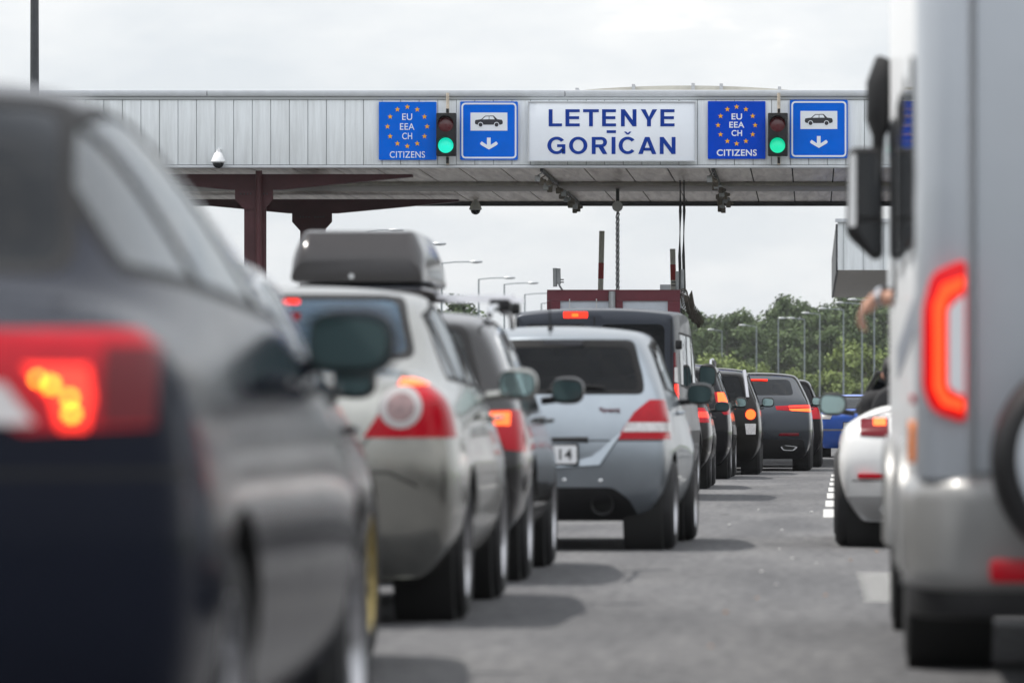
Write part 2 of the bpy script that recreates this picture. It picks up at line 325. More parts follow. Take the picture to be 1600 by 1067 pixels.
MB().box(XL, XR, YF + .12, YB - .1, ZB + .075, ZB + .12).build('soffit_backing', M['under'], cn)
MB().box(XL, XR, 99.2, 101.6, ZB - .045, ZB + .028, .01).build('soffit_beam', M['greybeam'], cn)
MB().box(XL, XR, YB - .2, YB, ZB - .06, ZB + .30).build('rear_edge_beam', M['darkpole'], cn)
MB().box(XL, XR, YF + .13, YB - .02, ZT - .6, ZT - .4).build('roof_deck', M['greybeam'], cn)
MB().box(XL, XR, YB + .001, YB + .05, ZB + .05, ZT - .2).build('rear_fascia', M['clad'], cn)
for xe in (XL - .05, XR + .001): MB().box(xe, xe + .049, YF, YB, ZB + .05, ZT - .1).build('end_fascia', M['clad'], cn)
# translucent barrel vault on the roof
va = MB(); pr = []; c = -2.35; hw = 3.7
for k in range(33):
    u = -1 + 2 * k / 32; pr.append((c + u * hw, ZT - .06 + .30 * (1 - u * u)))
pr += [(c + hw, ZT - .3), (c - hw, ZT - .3)]
va.prism(pr, 'y', 95.2, 107.5); va.build('skylight_vault', M['poly'], cn)
for px in (818, 902, 990, 1083, 1127, 1218, 1308):
    xx = (px - VPX) * 95.1 / F; u = (xx - c) / hw; zz = ZT - .06 + .30 * (1 - u * u)
    MB().box(xx - .03, xx + .03, 95.0, 107.6, zz - .22, zz + .035).build('vault_rib', M['coping'], cn)
# steel frames: columns, brackets and tapering beams
def frame(cx, y, wcol, arm, zc):
    g = MB().box(cx - wcol / 2, cx + wcol / 2, y - .13, y - .10, 0, zc).box(cx - wcol / 2, cx - wcol / 2 + .04, y - .10, y + .16, 0, zc).box(cx + wcol / 2 - .04, cx + wcol / 2, y - .10, y + .16, 0, zc).box(cx - .09, cx + .09, y - .17, y - .131, 0, zc)
    g.build('column', M['maroon'], cn)
    b = wcol / 2 + .16
    MB().prism([(cx - b, zc + .001), (cx - b, zc - .18), (cx - wcol / 2, zc - .36), (cx + wcol / 2, zc - .36), (cx + b, zc - .18), (cx + b, zc + .001)], 'y', y - .2, y - .171, 0).build('capital', M['maroon'], cn)
    MB().prism([(cx - arm, ZB - .055), (cx + arm, ZB - .055), (cx + arm, ZB - .10), (cx + .5, zc + .003), (cx - .5, zc + .003), (cx - arm, ZB - .10)], 'y', y - .15, y + .15).build('tapered_beam', M['maroon'], cn)
    for i in range(4):
        for s in (-1, 1): MB().ball((cx + s * (.06 + i * .06), y - .205, zc - .08), .016, 6).build('bolt', M['darkpole'], cn)
for cx in (-10.27, 6.3):
    frame(cx, 94.3, .38, 2.9, ZB - .34); frame(cx, 105.2, .50, 3.0, ZB - .34)
MB().tube([(-10.17, 94.0, 0), (-10.17, 94.0, ZB)], .06, 10).build('drain_pipe', M['maroon'], cn)

# the far canopy on the right
fc = empty('far_canopy', (0, 0, 0), 'smaller grey canopy beyond, hanging in the gap left of the motorhome mirror', 'canopy')
MB().box(.78, 16, 160, 160.1, 5.46, 6.95).build('fascia_panel', M['clad'], fc)
g = MB(); 
for i in range(24): g.box(.95 + i * .62, .97 + i * .62, 159.96, 159.999, 5.47, 6.9)
g.build('panel_seam', M['seam'], fc)
MB().box(.80, 16, 160.101, 196, 5.44, 5.52).build('soffit', M['greybeam'], fc)
MB().box(.72, .79, 160.12, 196, 5.42, 6.9).build('end_fascia', M['darkpole'], fc)
MB().box(.70, 16.1, 159.9, 160.15, 6.955, 7.06).build('coping', M['coping'], fc)
for yy in (165, 191): MB().box(8, 8.4, yy, yy + .4, 0, 5.43).build('column', M['maroon'], fc)

# ------------------------------------------------------------------ signs on the fascia
M['blue'] = mat('sign_blue', (.0, .135, .72), .6, spec=.06, var=.06, vs=4); M['deepblue'] = mat('sign_deep_blue', (.0, .062, .56), .6, spec=.06, var=.05)
M['letterblue'] = mat('letter_blue', (.003, .04, .30), .5, spec=.15); M['signwhite'] = mat('sign_white', (.86, .90, .97), .4, var=.03, vs=2); M['retro'] = mat('retro_white', (.80, .84, .90), .5)
M['yellow'] = mat('star_yellow', (.88, .44, .015), .6, spec=.1); M['signblack'] = mat('sign_black', (.018, .02, .028), .5)
YS = YF - .06; sg = F / YS
def SX(px): return (px - VPX) / sg
def SZ(py): return EYE + (HOR - py) / sg
def eu_sign(x0, x1, y0, y1, m, label, bold, txts, cx, cy, rad):
    r = empty('eu_citizens_sign', (0, 0, 0), label, 'sign')
    MB().prism(rrect(SX(x0), SX(x1), SZ(y1), SZ(y0), .012), 'y', YS, YS + .03).build('panel', m, r)
    for k in range(12):
        a = 2 * math.pi * k / 12; sxp, szp = SX(cx) + rad * math.sin(a) / sg, SZ(cy) + rad * math.cos(a) / sg * .99
        pts = []
        for j in range(10):
            q = math.pi * j / 5; rr = (4.4 if j % 2 == 0 else 1.75) / sg; pts.append((sxp + rr * math.sin(q), szp + rr * math.cos(q)))
        MB().prism(pts, 'y', YS - .006, YS - .001).build('star', M['yellow'], r, smooth=False)
    for body, xa, xb, yb, h in txts: text(body, 'lettering', M['retro'], r, (xb - xa) / sg, h / sg, SX(xa), YS - .001, SZ(yb), bold=bold)
eu_sign(592, 682, 159.5, 250, M['blue'], 'bright blue sign of gold stars and thin EU EEA CH lettering, left traffic light', .004, [('EU', 628.5, 644, 188, 10.2), ('EEA', 625, 647.5, 203.2, 10.2), ('CH', 628.5, 644, 218, 10.2), ('CITIZENS', 609, 664, 247, 10.2)], 636.5, 198, 31)
eu_sign(1106, 1196, 158.5, 248.5, M['deepblue'], 'deeper blue star sign with bold CITIZENS lettering, beside the right traffic light', .020, [('EU', 1143, 1159.5, 187.3, 9.6), ('EEA', 1139.5, 1163, 200, 9.4), ('CH', 1143, 1159.5, 213, 9.4), ('CITIZENS', 1120, 1182.5, 244, 10.2)], 1151, 196, 29)
def lane_sign(x0, x1, y0, y1, label):
    r = empty('car_lane_sign', (0, 0, 0), label, 'sign'); w_ = x1 - x0; h_ = y1 - y0
    MB().prism(rrect(SX(x0), SX(x1), SZ(y1), SZ(y0), .02), 'y', YS, YS + .03).build('panel', M['blue'], r)
    ou = rrect(SX(x0 + 2), SX(x1 - 2), SZ(y1 - 2), SZ(y0 + 2), .07); inn = rrect(SX(x0 + 4.6), SX(x1 - 4.6), SZ(y1 - 4.6), SZ(y0 + 4.6), .045)
    b = MB(); vo = [b.bm.verts.new((u, YS - .004, v)) for u, v in ou]; vi = [b.bm.verts.new((u, YS - .004, v)) for u, v in inn]
    for i in range(len(vo)): j = (i + 1) % len(vo); b.bm.faces.new((vo[i], vo[j], vi[j], vi[i]))
    b.build('border', M['retro'], r, smooth=False)
    def q(u, v): return (SX(x0 + u * w_), SZ(y0 + v * h_))
    MB().prism([q(.18, .19), q(.82, .19), q(.82, .50), q(.18, .50)], 'y', YS - .004, YS - .001).build('white_field', M['retro'], r, smooth=False)
    car = [(.255, .355), (.265, .318), (.365, .305), (.435, .245), (.58, .242), (.645, .305), (.725, .315), (.742, .35), (.735, .385), (.70, .398), (.30, .398), (.262, .385)]
    MB().prism([q(*p) for p in car], 'y', YS - .008, YS - .005).build('car_body', M['signblack'], r, smooth=False)
    gl = MB()
    for p in ([(.385, .308), (.44, .258), (.498, .256), (.498, .306)], [(.508, .256), (.572, .256), (.60, .306), (.508, .306)]): gl.prism([q(*a) for a in p], 'y', YS - .011, YS - .009)
    gl.build('car_windows', M['retro'], r, smooth=False)
    for cx in (.355, .632):
        c = q(cx, .398); MB().prism(circ(c[0], c[1], .048, 18), 'y', YS - .011, YS - .009).build('wheel_ring', M['retro'], r, smooth=False)
        MB().prism(circ(c[0], c[1], .036, 18), 'y', YS - .014, YS - .012).build('wheel', M['signblack'], r, smooth=False)
    MB().prism([q(.465, .62), q(.53, .62), q(.53, .745), q(.625, .685), q(.655, .72), q(.64, .745), q(.5, .825), q(.36, .745), q(.345, .72), q(.375, .685), q(.465, .745)], 'y', YS - .006, YS - .001).build('arrow', M['retro'], r, smooth=False)
lane_sign(719, 809, 159, 250, 'square blue car lane sign with white border, left of the LETENYE name board')
lane_sign(1234.5, 1324.5, 156.5, 247.5, 'square blue car lane sign with white border, near the motorhome mirror')
r = empty('place_name_sign', (0, 0, 0), 'wide white board reading LETENYE GORIČAN in blue capitals', 'sign')
MB().box(SX(826), SX(1087), YS - .09, YS + .03, SZ(252), SZ(160), .01).build('board', M['signwhite'], r)
fr = MB(); x0, x1, z0, z1 = SX(825), SX(1088), SZ(253), SZ(159)
for a in ((x0, x1, z1 - .025, z1), (x0, x1, z0, z0 + .025), (x0, x0 + .025, z0 + .026, z1 - .026), (x1 - .025, x1, z0 + .026, z1 - .026)): fr.box(a[0], a[1], YS - .11, YS - .088, a[2], a[3])
fr.build('frame', M['coping'], r)
def board_letters(root, y):
    """Grotesque capitals drawn as outlines; corner coordinates read on the board (c = board grid units)."""
    px = lambda u: SX(800 + .19375 * u); pz = lambda v: SZ(110 + .19375 * v); t, th = 31, 23
    def put(polys, ring=()):
        b = MB()
        for p in polys: b.prism([(px(u), pz(v)) for u, v in p], 'y', y - .006, y)
        for cx, cy, rx, ry, a0, a1 in ring:
            n = 28; A = [R(a0 + (a1 - a0) * k / n) for k in range(n + 1)]
            for q0, q1 in zip(A, A[1:]):
                c = [(cx + rx * math.cos(q0), cy - ry * math.sin(q0)), (cx + rx * math.cos(q1), cy - ry * math.sin(q1)), (cx + (rx - t) * math.cos(q1), cy - (ry - th) * math.sin(q1)), (cx + (rx - t) * math.cos(q0), cy - (ry - th) * math.sin(q0))]
                b.quad(*[(px(u), y - .006, pz(v)) for u, v in c])
        b.build('letter', M['letterblue'], root, smooth=False)
    bx = lambda a, b_, c, d: [(a, c), (b_, c), (b_, d), (a, d)]
    T0, B0 = 318, 455
    def E(x0, x1): put([bx(x0, x0 + t, T0, B0), bx(x0 + t, x1, T0, T0 + th), bx(x0 + t, x1 - 5, 374, 374 + th), bx(x0 + t, x1, B0 - th, B0)])
    def Nn(x0, x1, a, b_): put([bx(x0, x0 + t, a, b_), bx(x1 - t, x1, a, b_), [(x0 + t, a), (x0 + t, a + 50), (x1 - t, b_), (x1 - t, b_ - 50)]])
    put([bx(298, 298 + t, T0, B0), bx(298 + t, 405, B0 - th, B0)]); E(433, 548); put([bx(575, 702, T0, T0 + th), bx(623, 623 + t, T0 + th, B0)]); E(728, 840); Nn(880, 1005, T0, B0)
    put([[(1040, T0), (1078, T0), (1106, 378), (1134, T0), (1172, T0), (1122, 403), (1122, B0), (1090, B0), (1090, 403)]]); E(1198, 1312)
    T1, B1 = 541, 678
    put([bx(366, 432, 600, 622), bx(405, 432, 622, 676)], [(362, 609, 75, 70, 38, 328)]); put([], [(536, 609, 74, 70, 0, 360)])
    put([bx(645, 645 + t, T1, B1), bx(676, 722, T1, T1 + th), bx(676, 722, 601, 601 + th), [(700, 624), (737, 618), (770, B1), (733, B1)]], [(722, 582.5, 46, 41.5, -90, 90)])
    put([bx(805, 805 + t, T1, B1)]); put([], [(934, 609, 72, 70, 40, 320)])
    put([[(1020, B1), (1074, T1), (1110, T1), (1165, B1), (1130, B1), (1092, 574), (1055, B1)], bx(1062, 1124, 628, 628 + th)]); Nn(1193, 1320, T1, B1)
    for nm, p in (('dash', bx(765, 840, 487, 509)), ('caron', [(905, 498), (922, 498), (935, 510), (948, 498), (965, 498), (943, 521), (927, 521)])): MB().prism([(px(u), pz(v)) for u, v in p], 'y', y - .006, y).build(nm, M['letterblue'], root, smooth=False)
board_letters(r, YS - .092)

M['tl_red'] = mat('unlit_red_lens', (.10, .008, .014), .25, coat=.6, bump=.3, bs=60); M['tl_green'] = mat('lit_green_lens', (.02, .5, .3), .3, emit=(.0, .60, .30), es=.8, var=.1)
M['tl_green2'] = mat('lit_teal_lens', (.02, .5, .4), .3, emit=(.0, .66, .44), es=.85, var=.1)
M['rust'] = mat('rusty_white_pipe', (.55, .47, .38), .6, var=.4, vs=9)
def traffic_light(cx, label, green):
    t = empty('traffic_light', (0, 0, 0), label, 'traffic light'); y = YS - .25
    MB().prism(rrect(SX(cx - 15), SX(cx + 16), SZ(245), SZ(178), .02), 'y', y, y + .16, .01).build('housing', M['black'], t)
    MB().tube([(SX(cx + 2), y + .19, SZ(258)), (SX(cx + 2), y + .19, SZ(146))], .028, 10).build('mounting_pipe', M['rust'], t)
    for k in (168, 247): MB().box(SX(cx), SX(cx + 4), y + .07, y + .25, SZ(k + 9), SZ(k + 3 if k < 200 else k)).build('bracket', M['black'], t)
    for zz, nm, m in ((195.5, 'red_lamp', M['tl_red']), (228.5, 'green_lamp', green)):
        MB().lathe([(-.03, .0001), (-.026, .07), (-.005, .132), (0, .14)], (SX(cx), y - .004, SZ(zz)), 'y', 24).build(nm, m, t)
        v = MB(); n = 14
        for k in range(n):
            a0, a1 = R(-10 + 200 * k / n), R(-10 + 200 * (k + 1) / n); rr = .152
            A, B = (rr * math.cos(a0), rr * math.sin(a0)), (rr * math.cos(a1), rr * math.sin(a1)); d0, d1 = .03 + .13 * max(0, math.sin(a0)), .03 + .13 * max(0, math.sin(a1))
            v.quad((SX(cx) + A[0], y, SZ(zz) + A[1]), (SX(cx) + B[0], y, SZ(zz) + B[1]), (SX(cx) + B[0], y - d1, SZ(zz) + B[1]), (SX(cx) + A[0], y - d0, SZ(zz) + A[1]))
        v.build('visor', M['black'], t)
traffic_light(698, 'two lamp traffic light showing green, between the left EU and car lane signs', M['tl_green2'])
traffic_light(1215, 'two lamp traffic light showing green, between the right EU and car lane signs', M['tl_green'])

# dome cameras
def domecam(p, label, hang):
    t = empty('dome_camera', p, label, 'camera'); s = .125
    MB().lathe([(.20, .0001), (.20, .035), (.16, .045), (.14, .07), (.02, .125), (-.01, .135), (-.03, .12), (-.03, .0001)], (0, 0, 0), 'z', 24).build('hood', M['white'], t)
    MB().ball((0, 0, -.03), (.105, .105, .10), 16).build('dome', M['glass'], t)
    if hang: MB().tube([(0, 0, .19), (0, 0, .30)], .06, 10).build('mount', M['darkpole'], t)
    else: MB().tube([(0, .0, .17), (0, .12, .22), (0, .3, .22)], .03, 8).build('mount', M['white'], t)
domecam(at(341, 252, YF - .22), 'white dome camera bolted to the bare left fascia', False)
domecam(at(743, 326, 107.2), 'dome camera hanging below the rear edge of the soffit', True)

# runs of clustered floodlights along the soffit
M['rustlamp'] = mat('dusty_lamp', (.22, .195, .165), .6, var=.6, vs=5)
def lamp_row(X, label):
    t = empty('floodlight_row', (0, 0, 0), label, 'lights', 'floodlight rows under the canopy')
    MB().box(X - .03, X + .03, YF + .5, YB - .3, ZB - .03, ZB + .02).build('cable_tray', M['darkpole'], t)
    rnd = random.Random(int(X * 10))
    for k in range(15):
        y = YF + 1.0 + k * 1.0; xx = X + rnd.uniform(-.12, .12)
        g = MB().box(xx - .05, xx + .05, y - .05, y + .06, ZB - .17 - rnd.random() * .07, ZB - .09, .015); g.tube([(xx, y, ZB - .09), (X, y, ZB - .03)], .012, 6)
        if k % 2: g.ball((xx + .07, y - .06, ZB - .14), .035, 8)
        g.build('floodlight', M['rustlamp'] if k % 3 else M['steel'], t)
lamp_row(-4.95, 'cluttered row of small floodlights under the soffit, left of the hanging chain')
lamp_row(-1.82, 'cluttered row of small floodlights under the soffit, right of the two hanging conduits')
# conduits, chain, booth
t = empty('cable_conduit', (0, 0, 0), 'pair of black conduits dropping from the soffit to the booth roof', 'conduit')
for px in (1062.5, 1068.5): MB().tube([at(px, 262, 98.5), at(px + .5, 330, 98.5), at(px - .6, 400, 98.5), (at(px + 1, 455, 98.5).x, 98.5, 3.28)], .029, 8).build('pipe', M['darkpole'], t)
t = empty('hanging_chain', (0, 0, 0), 'thin chain hanging from a round white disc under the canopy', 'chain')
a0 = at(965, 323, 100.5)
MB().tube([(a0.x, 100.5, ZB + .03), (a0.x, 100.5, a0.z)], .035, 8).build('rod', M['darkpole'], t)
MB().lathe([(-.03, .0001), (-.03, .105), (.03, .105), (.03, .0001)], (a0.x, 100.42, a0.z), 'y', 24).build('disc', M['white'], t)
ch = MB(); z = a0.z - .09; k = 0
while z > 3.28:
    rx, ry = (.035, .012) if k % 2 else (.020, .035)
    ch.tube([(a0.x + rx * math.cos(q), 100.5 + ry * math.sin(q), z - .035 + .05 * math.sin(q + .8)) for q in [2 * math.pi * j / 8 for j in range(9)]], .013, 5, False); z -= .055; k += 1
ch.build('chain', M['darkpole'], t)
bo = empty('control_booth', (0, 0, 0), 'maroon framed control booth with pale windows behind the dark van', 'booth')
YBO = 96.0; s = F / YBO; bx0, bx1 = (857 - VPX) / s, (1060 - VPX) / s; bz = EYE + (HOR - 456) / s
MB().box(bx0, bx1, YBO + .06, YBO + 5, .15, bz - .02).build('wall', mat('booth_panel', (.62, .68, .76), .35, var=.04), bo)
g = MB().box(bx0 - .03, bx1 + .03, YBO, YBO + .055, bz - .17, bz).box(bx0 - .03, bx0 + .22, YBO, YBO + .055, .15, bz - .173).box(bx1 - .20, bx1 + .03, YBO, YBO + .055, .15, bz - .173).box((959 - VPX) / s, (973 - VPX) / s, YBO, YBO + .055, .15, bz - .173).box(bx0 - .03, bx1 + .03, YBO + .057, YBO + 5.1, bz - .018, bz + .04)
g.build('frame', mat('booth_maroon', (.15, .014, .03), .4, var=.1), bo)
MB().tube([((956.5 - VPX) / s, YBO - .09, .15), ((956.5 - VPX) / s, YBO - .09, bz + .01)], .065, 10).build('drain_pipe', M['steel'], bo)
for px in (890, 932): MB().box((px - VPX) / s - .01, (px - VPX) / s + .01, YBO - .02, YBO - .002, bz - .75, bz - .13).build('window_bar', M['white'], bo)
MB().box((1030 - VPX) / s, (1046 - VPX) / s, YBO + .5, YBO + .8, bz + .045, bz + .15).build('roof_unit', M['steel'], bo)
MB().box(bx1 + .031, bx1 + .06, YBO + .2, YBO + 4.8, .9, bz - .3).build('side_window', M['glass'], bo)
tag(MB().box(bx0 - 1.0, bx1 + .35, 86.5, 108, 0, .15, .02).build('traffic_island', mat('kerb_concrete', (.34, .33, .32), .8, var=.15, vs=2)), kind='structure')
an = empty('antenna_cluster', (0, 0, 0), 'two grey rod antennas on a bent pipe at the left end of the booth roof', 'antenna')
p = lambda px, py: at(px, py, YBO + .8)
MB().tube([p(881, 457), p(874, 446), p(873, 420)], .022, 6).build('bracket', M['steel'], an)
for x_, b_, t_ in ((867.5, 448, 419), (873, 444, 419.5)): MB().tube([p(x_, b_), p(x_ - .5, t_)], .040, 8).build('rod', M['steel'], an)
for yy in (437, 441): MB().tube([p(869, yy), p(881, yy)], .012, 5).build('spoke', M['darkpole'], an)
M['barred'] = mat('barrier_red', (.42, .03, .03), .5); M['barwhite'] = mat('barrier_white', (.66, .64, .58), .5, var=.1)
def barrier(x0, y0, x1, y1, Y, label):
    t = empty('barrier_arm', (0, 0, 0), label, 'barrier', 'raised barrier arms'); A, B = at(x0, y0, Y), at(x1, y1, Y); L = (B - A).length; n = int(L / .33) + 1
    mw, mr_ = MB(), MB(); d = (B - A) / n
    mw.tube([A, B], .055, 8).build('pole', M['barwhite'], t)
    for k in range(2, n, 3): MB().tube([A + d * k, A + d * (k + 1)], .057, 8).build('red_band', M['barred'], t)
    MB().box(A.x - .16, A.x + .16, Y - .16, Y + .16, .15, A.z + .05, .02).build('post', M['barred'], t)
barrier(936, 560, 940.5, 361, 97.2 + 6, 'raised red and white barrier arm standing just left of the chain')
barrier(1054.5, 560, 1051, 389, 97.2 + 6, 'shorter looking raised barrier arm standing left of the conduits')
an = empty('antenna_cluster', (0, 0, 0), 'grey rod antennas at the right end of the booth roof beside the conduits', 'antenna')
for x_, b_, t_ in ((1058, 456, 424), (1066, 456, 421)): MB().tube([p(x_, b_), p(x_ + .4, t_)], .035, 8).build('rod', M['steel'], an)
for yy in (441, 446): MB().tube([p(1049, yy), p(1063, yy)], .012, 5).build('spoke', M['darkpole'], an)
be = empty('booth_equipment', (0, 0, 0), 'tangle of dark equipment and cables hung along the booth right side', 'equipment'); meq = mat('dusty_equipment', (.13, .11, .09), .8, var=.5, vs=8); rnd = random.Random(5)
for k in range(15):
    q = k / 14; px, py = 1062 + 30 * q, 458 + 42 * q; Y = YBO + .4 + 4 * q; P0 = at(px, py, Y)
    P0.x = max(P0.x, bx1 + .14); cb = MB().box(P0.x - .04, P0.x + .03, Y - .05, Y + .05, P0.z - .10 - rnd.random() * .10, P0.z - .04, .012)
    cb.tube([P0 + Vector((-.06 + .08 * math.cos(j), .02, .08 * math.sin(j))) for j in (0, .8, 1.6, 2.4, 3.1)], .012, 5, False)
    cb.tube([P0 + Vector((0, 0, -.15)), P0 + Vector((.1, .1, .04)), P0 + Vector((.05, .1, -.14))], .012, 5, False); cb.build('cable_hook', meq, be)

# ------------------------------------------------------------------ lamp posts
def lamp(px, py, armpx, label, group, Z=10.0, Y=None):
    Y = Y or F * (Z - EYE) / (HOR - py); B = at(px, py, Y); A = at(px + armpx, py - 2, Y); s = 1 if armpx > 0 else -1
    t = empty('street_lamp', (B.x, Y, 0), label, 'street lamp', group)
    MB().tube([(0, 0, 0), (0, 0, 4), (0, 0, B.z)], [.085, .07, .05], 8).build('post', M['lampgrey'], t)
    dx = A.x - B.x
    MB().tube([(0, 0, B.z - .02), (dx * .4, 0, B.z + .06), (dx, 0, A.z)], .04, 6).build('arm', M['lampgrey'], t)
    MB().ball((dx, 0, A.z), (.42, .16, .10), 10).build('lamp_head', M['steel'], t)
for px, py, a, lb in ((575, 362, 44, 'street lamp half hidden by the roof box, nearest of the left row'), (648, 383, 38, 'street lamp with its head just right of the roof box'), (690, 411, 54, 'street lamp with long arm rising behind the wagon roof bar'),
                      (748, 436, 48, 'street lamp standing right of the roof bar, third lamp left of the van'), (788, 444, 45, 'street lamp standing just left of the van roof corner'), (820, 460, 42, 'street lamp with pale arm directly behind the van roof'), (846, 474, 30, 'farthest small street lamp of the left row, touching the booth')):
    lamp(px, py, a, lb, 'street lamps left of the motorway')
for px, py, a, lb in ((1347, 475, -36, 'street lamp before the trees with the highest head, beside the motorhome'), (1318, 484, -33, 'street lamp second from the motorhome before the trees'), (1281, 491, -22, 'street lamp with short arm standing above the blue car'), (1257, 499, -21, 'street lamp above the coupe SUV roof end'),
                      (1216, 499, 6, 'street lamp with arm turned away, above the coupe SUV rear window'), (1182, 510, -22, 'street lamp rising behind the black wagon SUV'), (1128, 517, -17, 'street lamp nearest the van side before the trees'), (1366, 470, -34, 'street lamp partly covered by the motorhome edge')):
    lamp(px, py, a, lb, 'street lamps before the trees')
t = empty('lamp_post', (at(54, 0, 88).x, 88, 0), 'dark pole rising above the canopy at the far left', 'street lamp')
MB().tube([(0, 0, 0), (0, 0, 11.5)], [.10, .06], 10).build('post', M['darkpole'], t); MB().tube([(0, 0, 11.4), (1.2, 0, 11.7)], .04, 6).build('arm', M['darkpole'], t); MB().ball((1.3, 0, 11.7), (.4, .15, .1), 10).build('lamp_head', M['steel'], t)

# ------------------------------------------------------------------ trees
def leafmat(name, c0, c1):
    m = bpy.data.materials.new(name); m.use_nodes = True; t = m.node_tree; b = t.nodes['Principled BSDF']; b.inputs['Roughness'].default_value = .65; b.inputs['Specular IOR Level'].default_value = .25
    oi = N(t, 'ShaderNodeObjectInfo'); ge = N(t, 'ShaderNodeNewGeometry'); tc = N(t, 'ShaderNodeTexCoord'); n = N(t, 'ShaderNodeTexNoise'); n.inputs['Scale'].default_value = .55; n.inputs['Detail'].default_value = 4
    t.links.new(tc.outputs['Object'], n.inputs['Vector'])
    a = N(t, 'ShaderNodeMath', operation='MULTIPLY_ADD'); a.inputs[1].default_value = .45; t.links.new(ge.outputs['Random Per Island'], a.inputs[0]); t.links.new(n.outputs['Fac'], a.inputs[2])
    a2 = N(t, 'ShaderNodeMath', operation='MULTIPLY_ADD'); a2.inputs[1].default_value = .35; t.links.new(oi.outputs['Random'], a2.inputs[0]); t.links.new(a.outputs[0], a2.inputs[2])
    r = N(t, 'ShaderNodeValToRGB'); r.color_ramp.elements[0].position = .45; r.color_ramp.elements[1].position = 1.1 if False else .98; r.color_ramp.elements[0].color = (*c0, 1); r.color_ramp.elements[1].color = (*c1, 1)
    t.links.new(a2.outputs[0], r.inputs[0]); t.links.new(r.outputs[0], b.inputs['Base Color'])
    b.inputs['Transmission Weight'].default_value = 0; b.inputs['Subsurface Weight'].default_value = 0
    return m
M['leafd'] = leafmat('leaves_dark', (.024, .046, .016), (.080, .120, .040)); M['leafl'] = leafmat('leaves_light', (.052, .085, .017), (.140, .185, .042))
M['bark'] = mat('bark', (.10, .085, .07), .9, var=.3, vs=3)
def tree_proto(h, wd, seed, leaf, lab, n=6500, ls=.23, low=.12):
    rnd = random.Random(seed); t = empty('tree', (0, 0, 0), lab, 'tree')
    g = MB().tube([(0, 0, 0), (.1, 0, h * .3), (-.1, .1, h * .6), (0, 0, h * .92)], [h * .022, h * .018, h * .011, .03], 8)
    cl = []
    for k in range(26):
        z = h * (low + (.97 - low) * rnd.random() ** .9); q = (z / h - low) / (1 - low); env = wd * .5 * (math.sin(math.pi * min(1, q * .80 + .17)) ** .8)
        a = rnd.random() * 6.28; d = env * (.25 + .65 * rnd.random()); c = Vector((d * math.cos(a), d * math.sin(a), z)); r = wd * (.10 + .11 * rnd.random())
        cl.append((c, r)); g.tube([(0, 0, max(.4, z - d * .7)), (c * .6).to_tuple()[:2] + (z - d * .2,), c], [h * .007, h * .004, .02], 5)
    g.build('trunk', M['bark'], t)
    b = MB()
    for k in range(n):
        c, r = cl[rnd.randrange(len(cl))]
        d = Vector((rnd.gauss(0, 1), rnd.gauss(0, 1), rnd.gauss(0, .85))).normalized() * r * (.45 + .65 * rnd.random()); p_ = c + d
        u = Vector((rnd.gauss(0, 1), rnd.gauss(0, 1), rnd.gauss(0, 1))); nn = (d.normalized() + u * .45).normalized(); tx = nn.orthogonal().normalized(); ty = nn.cross(tx); s1 = ls * (.6 + .8 * rnd.random())
        b.quad(p_ + tx * s1, p_ + ty * s1 * .6, p_ - tx * s1, p_ - ty * s1 * .6)
    b.build('crown', leaf, t, smooth=False); return t
T = [tree_proto(13.5, 8.5, 1, M['leafd'], ''), tree_proto(14, 7.0, 2, M['leafd'], '', 5600), tree_proto(12.5, 10, 3, M['leafd'], '', 7200), tree_proto(6.5, 6.5, 4, M['leafl'], '', 5200, .19, .04), tree_proto(5.5, 7.5, 5, M['leafl'], '', 5600, .19, .03)]
used = set()
def tree(k, px, Y, sc, rz, label, group):
    o = T[k] if k not in used else copy_tree(T[k]); used.add(k)
    o.location = ((px - VPX) * Y / F, Y, -.02); o.scale = (sc * (1 + .1 * math.sin(rz * 3)), sc, sc * (1 + .06 * math.cos(rz * 5))); o.rotation_euler = (0, 0, rz); tag(o, label, 'tree', group)
GB, GF, GL = 'tall trees of the wood behind the lamps', 'bushy trees along the wood edge', 'scattered trees left of the motorway'
rt = random.Random(11)
kinds = ['dark green tree', 'slender dark tree', 'broad dark tree']
for i, (px, k, sc) in enumerate(((985, 0, .9), (1035, 2, .95), (1080, 1, .92), (1112, 0, .93), (1152, 1, .92), (1190, 2, .93), (1228, 0, 1.0), (1262, 2, 1.10), (1296, 1, .98), (1330, 0, 1.06), (1366, 2, 1.10), (1405, 1, 1.0), (1450, 0, 1.0), (1500, 2, 1.02))):
    tree(k, px, 590 + rt.uniform(-15, 15), sc, rt.random() * 6, 'tall dark tree in the row of trees behind the right lamps', GB)
for i, (px, k, sc) in enumerate(((1060, 1, .78), (1098, 2, .80), (1135, 0, .82), (1172, 1, .80), (1208, 0, .82), (1245, 2, .90), (1280, 1, .84), (1312, 0, .9), (1346, 2, .9), (1385, 0, .9), (1430, 1, .9))):
    tree(k, px, 562 + rt.uniform(-10, 10), sc, rt.random() * 6, 'mid height dark tree in front of the tallest wood trees', GB)
for i, (px, k, sc) in enumerate(((1040, 3, .9), (1085, 4, 1.0), (1118, 3, 1.05), (1150, 4, 1.05), (1183, 3, .95), (1215, 4, .9), (1243, 3, .9), (1272, 4, .85), (1303, 4, .95), (1322, 3, 1.25), (1352, 3, 1.15), (1385, 4, 1.0), (1440, 3, 1.0))):
    tree(k, px, 535 + rt.uniform(-8, 8), sc, rt.random() * 6, 'light green bushy tree low at the edge of the wood', GF)
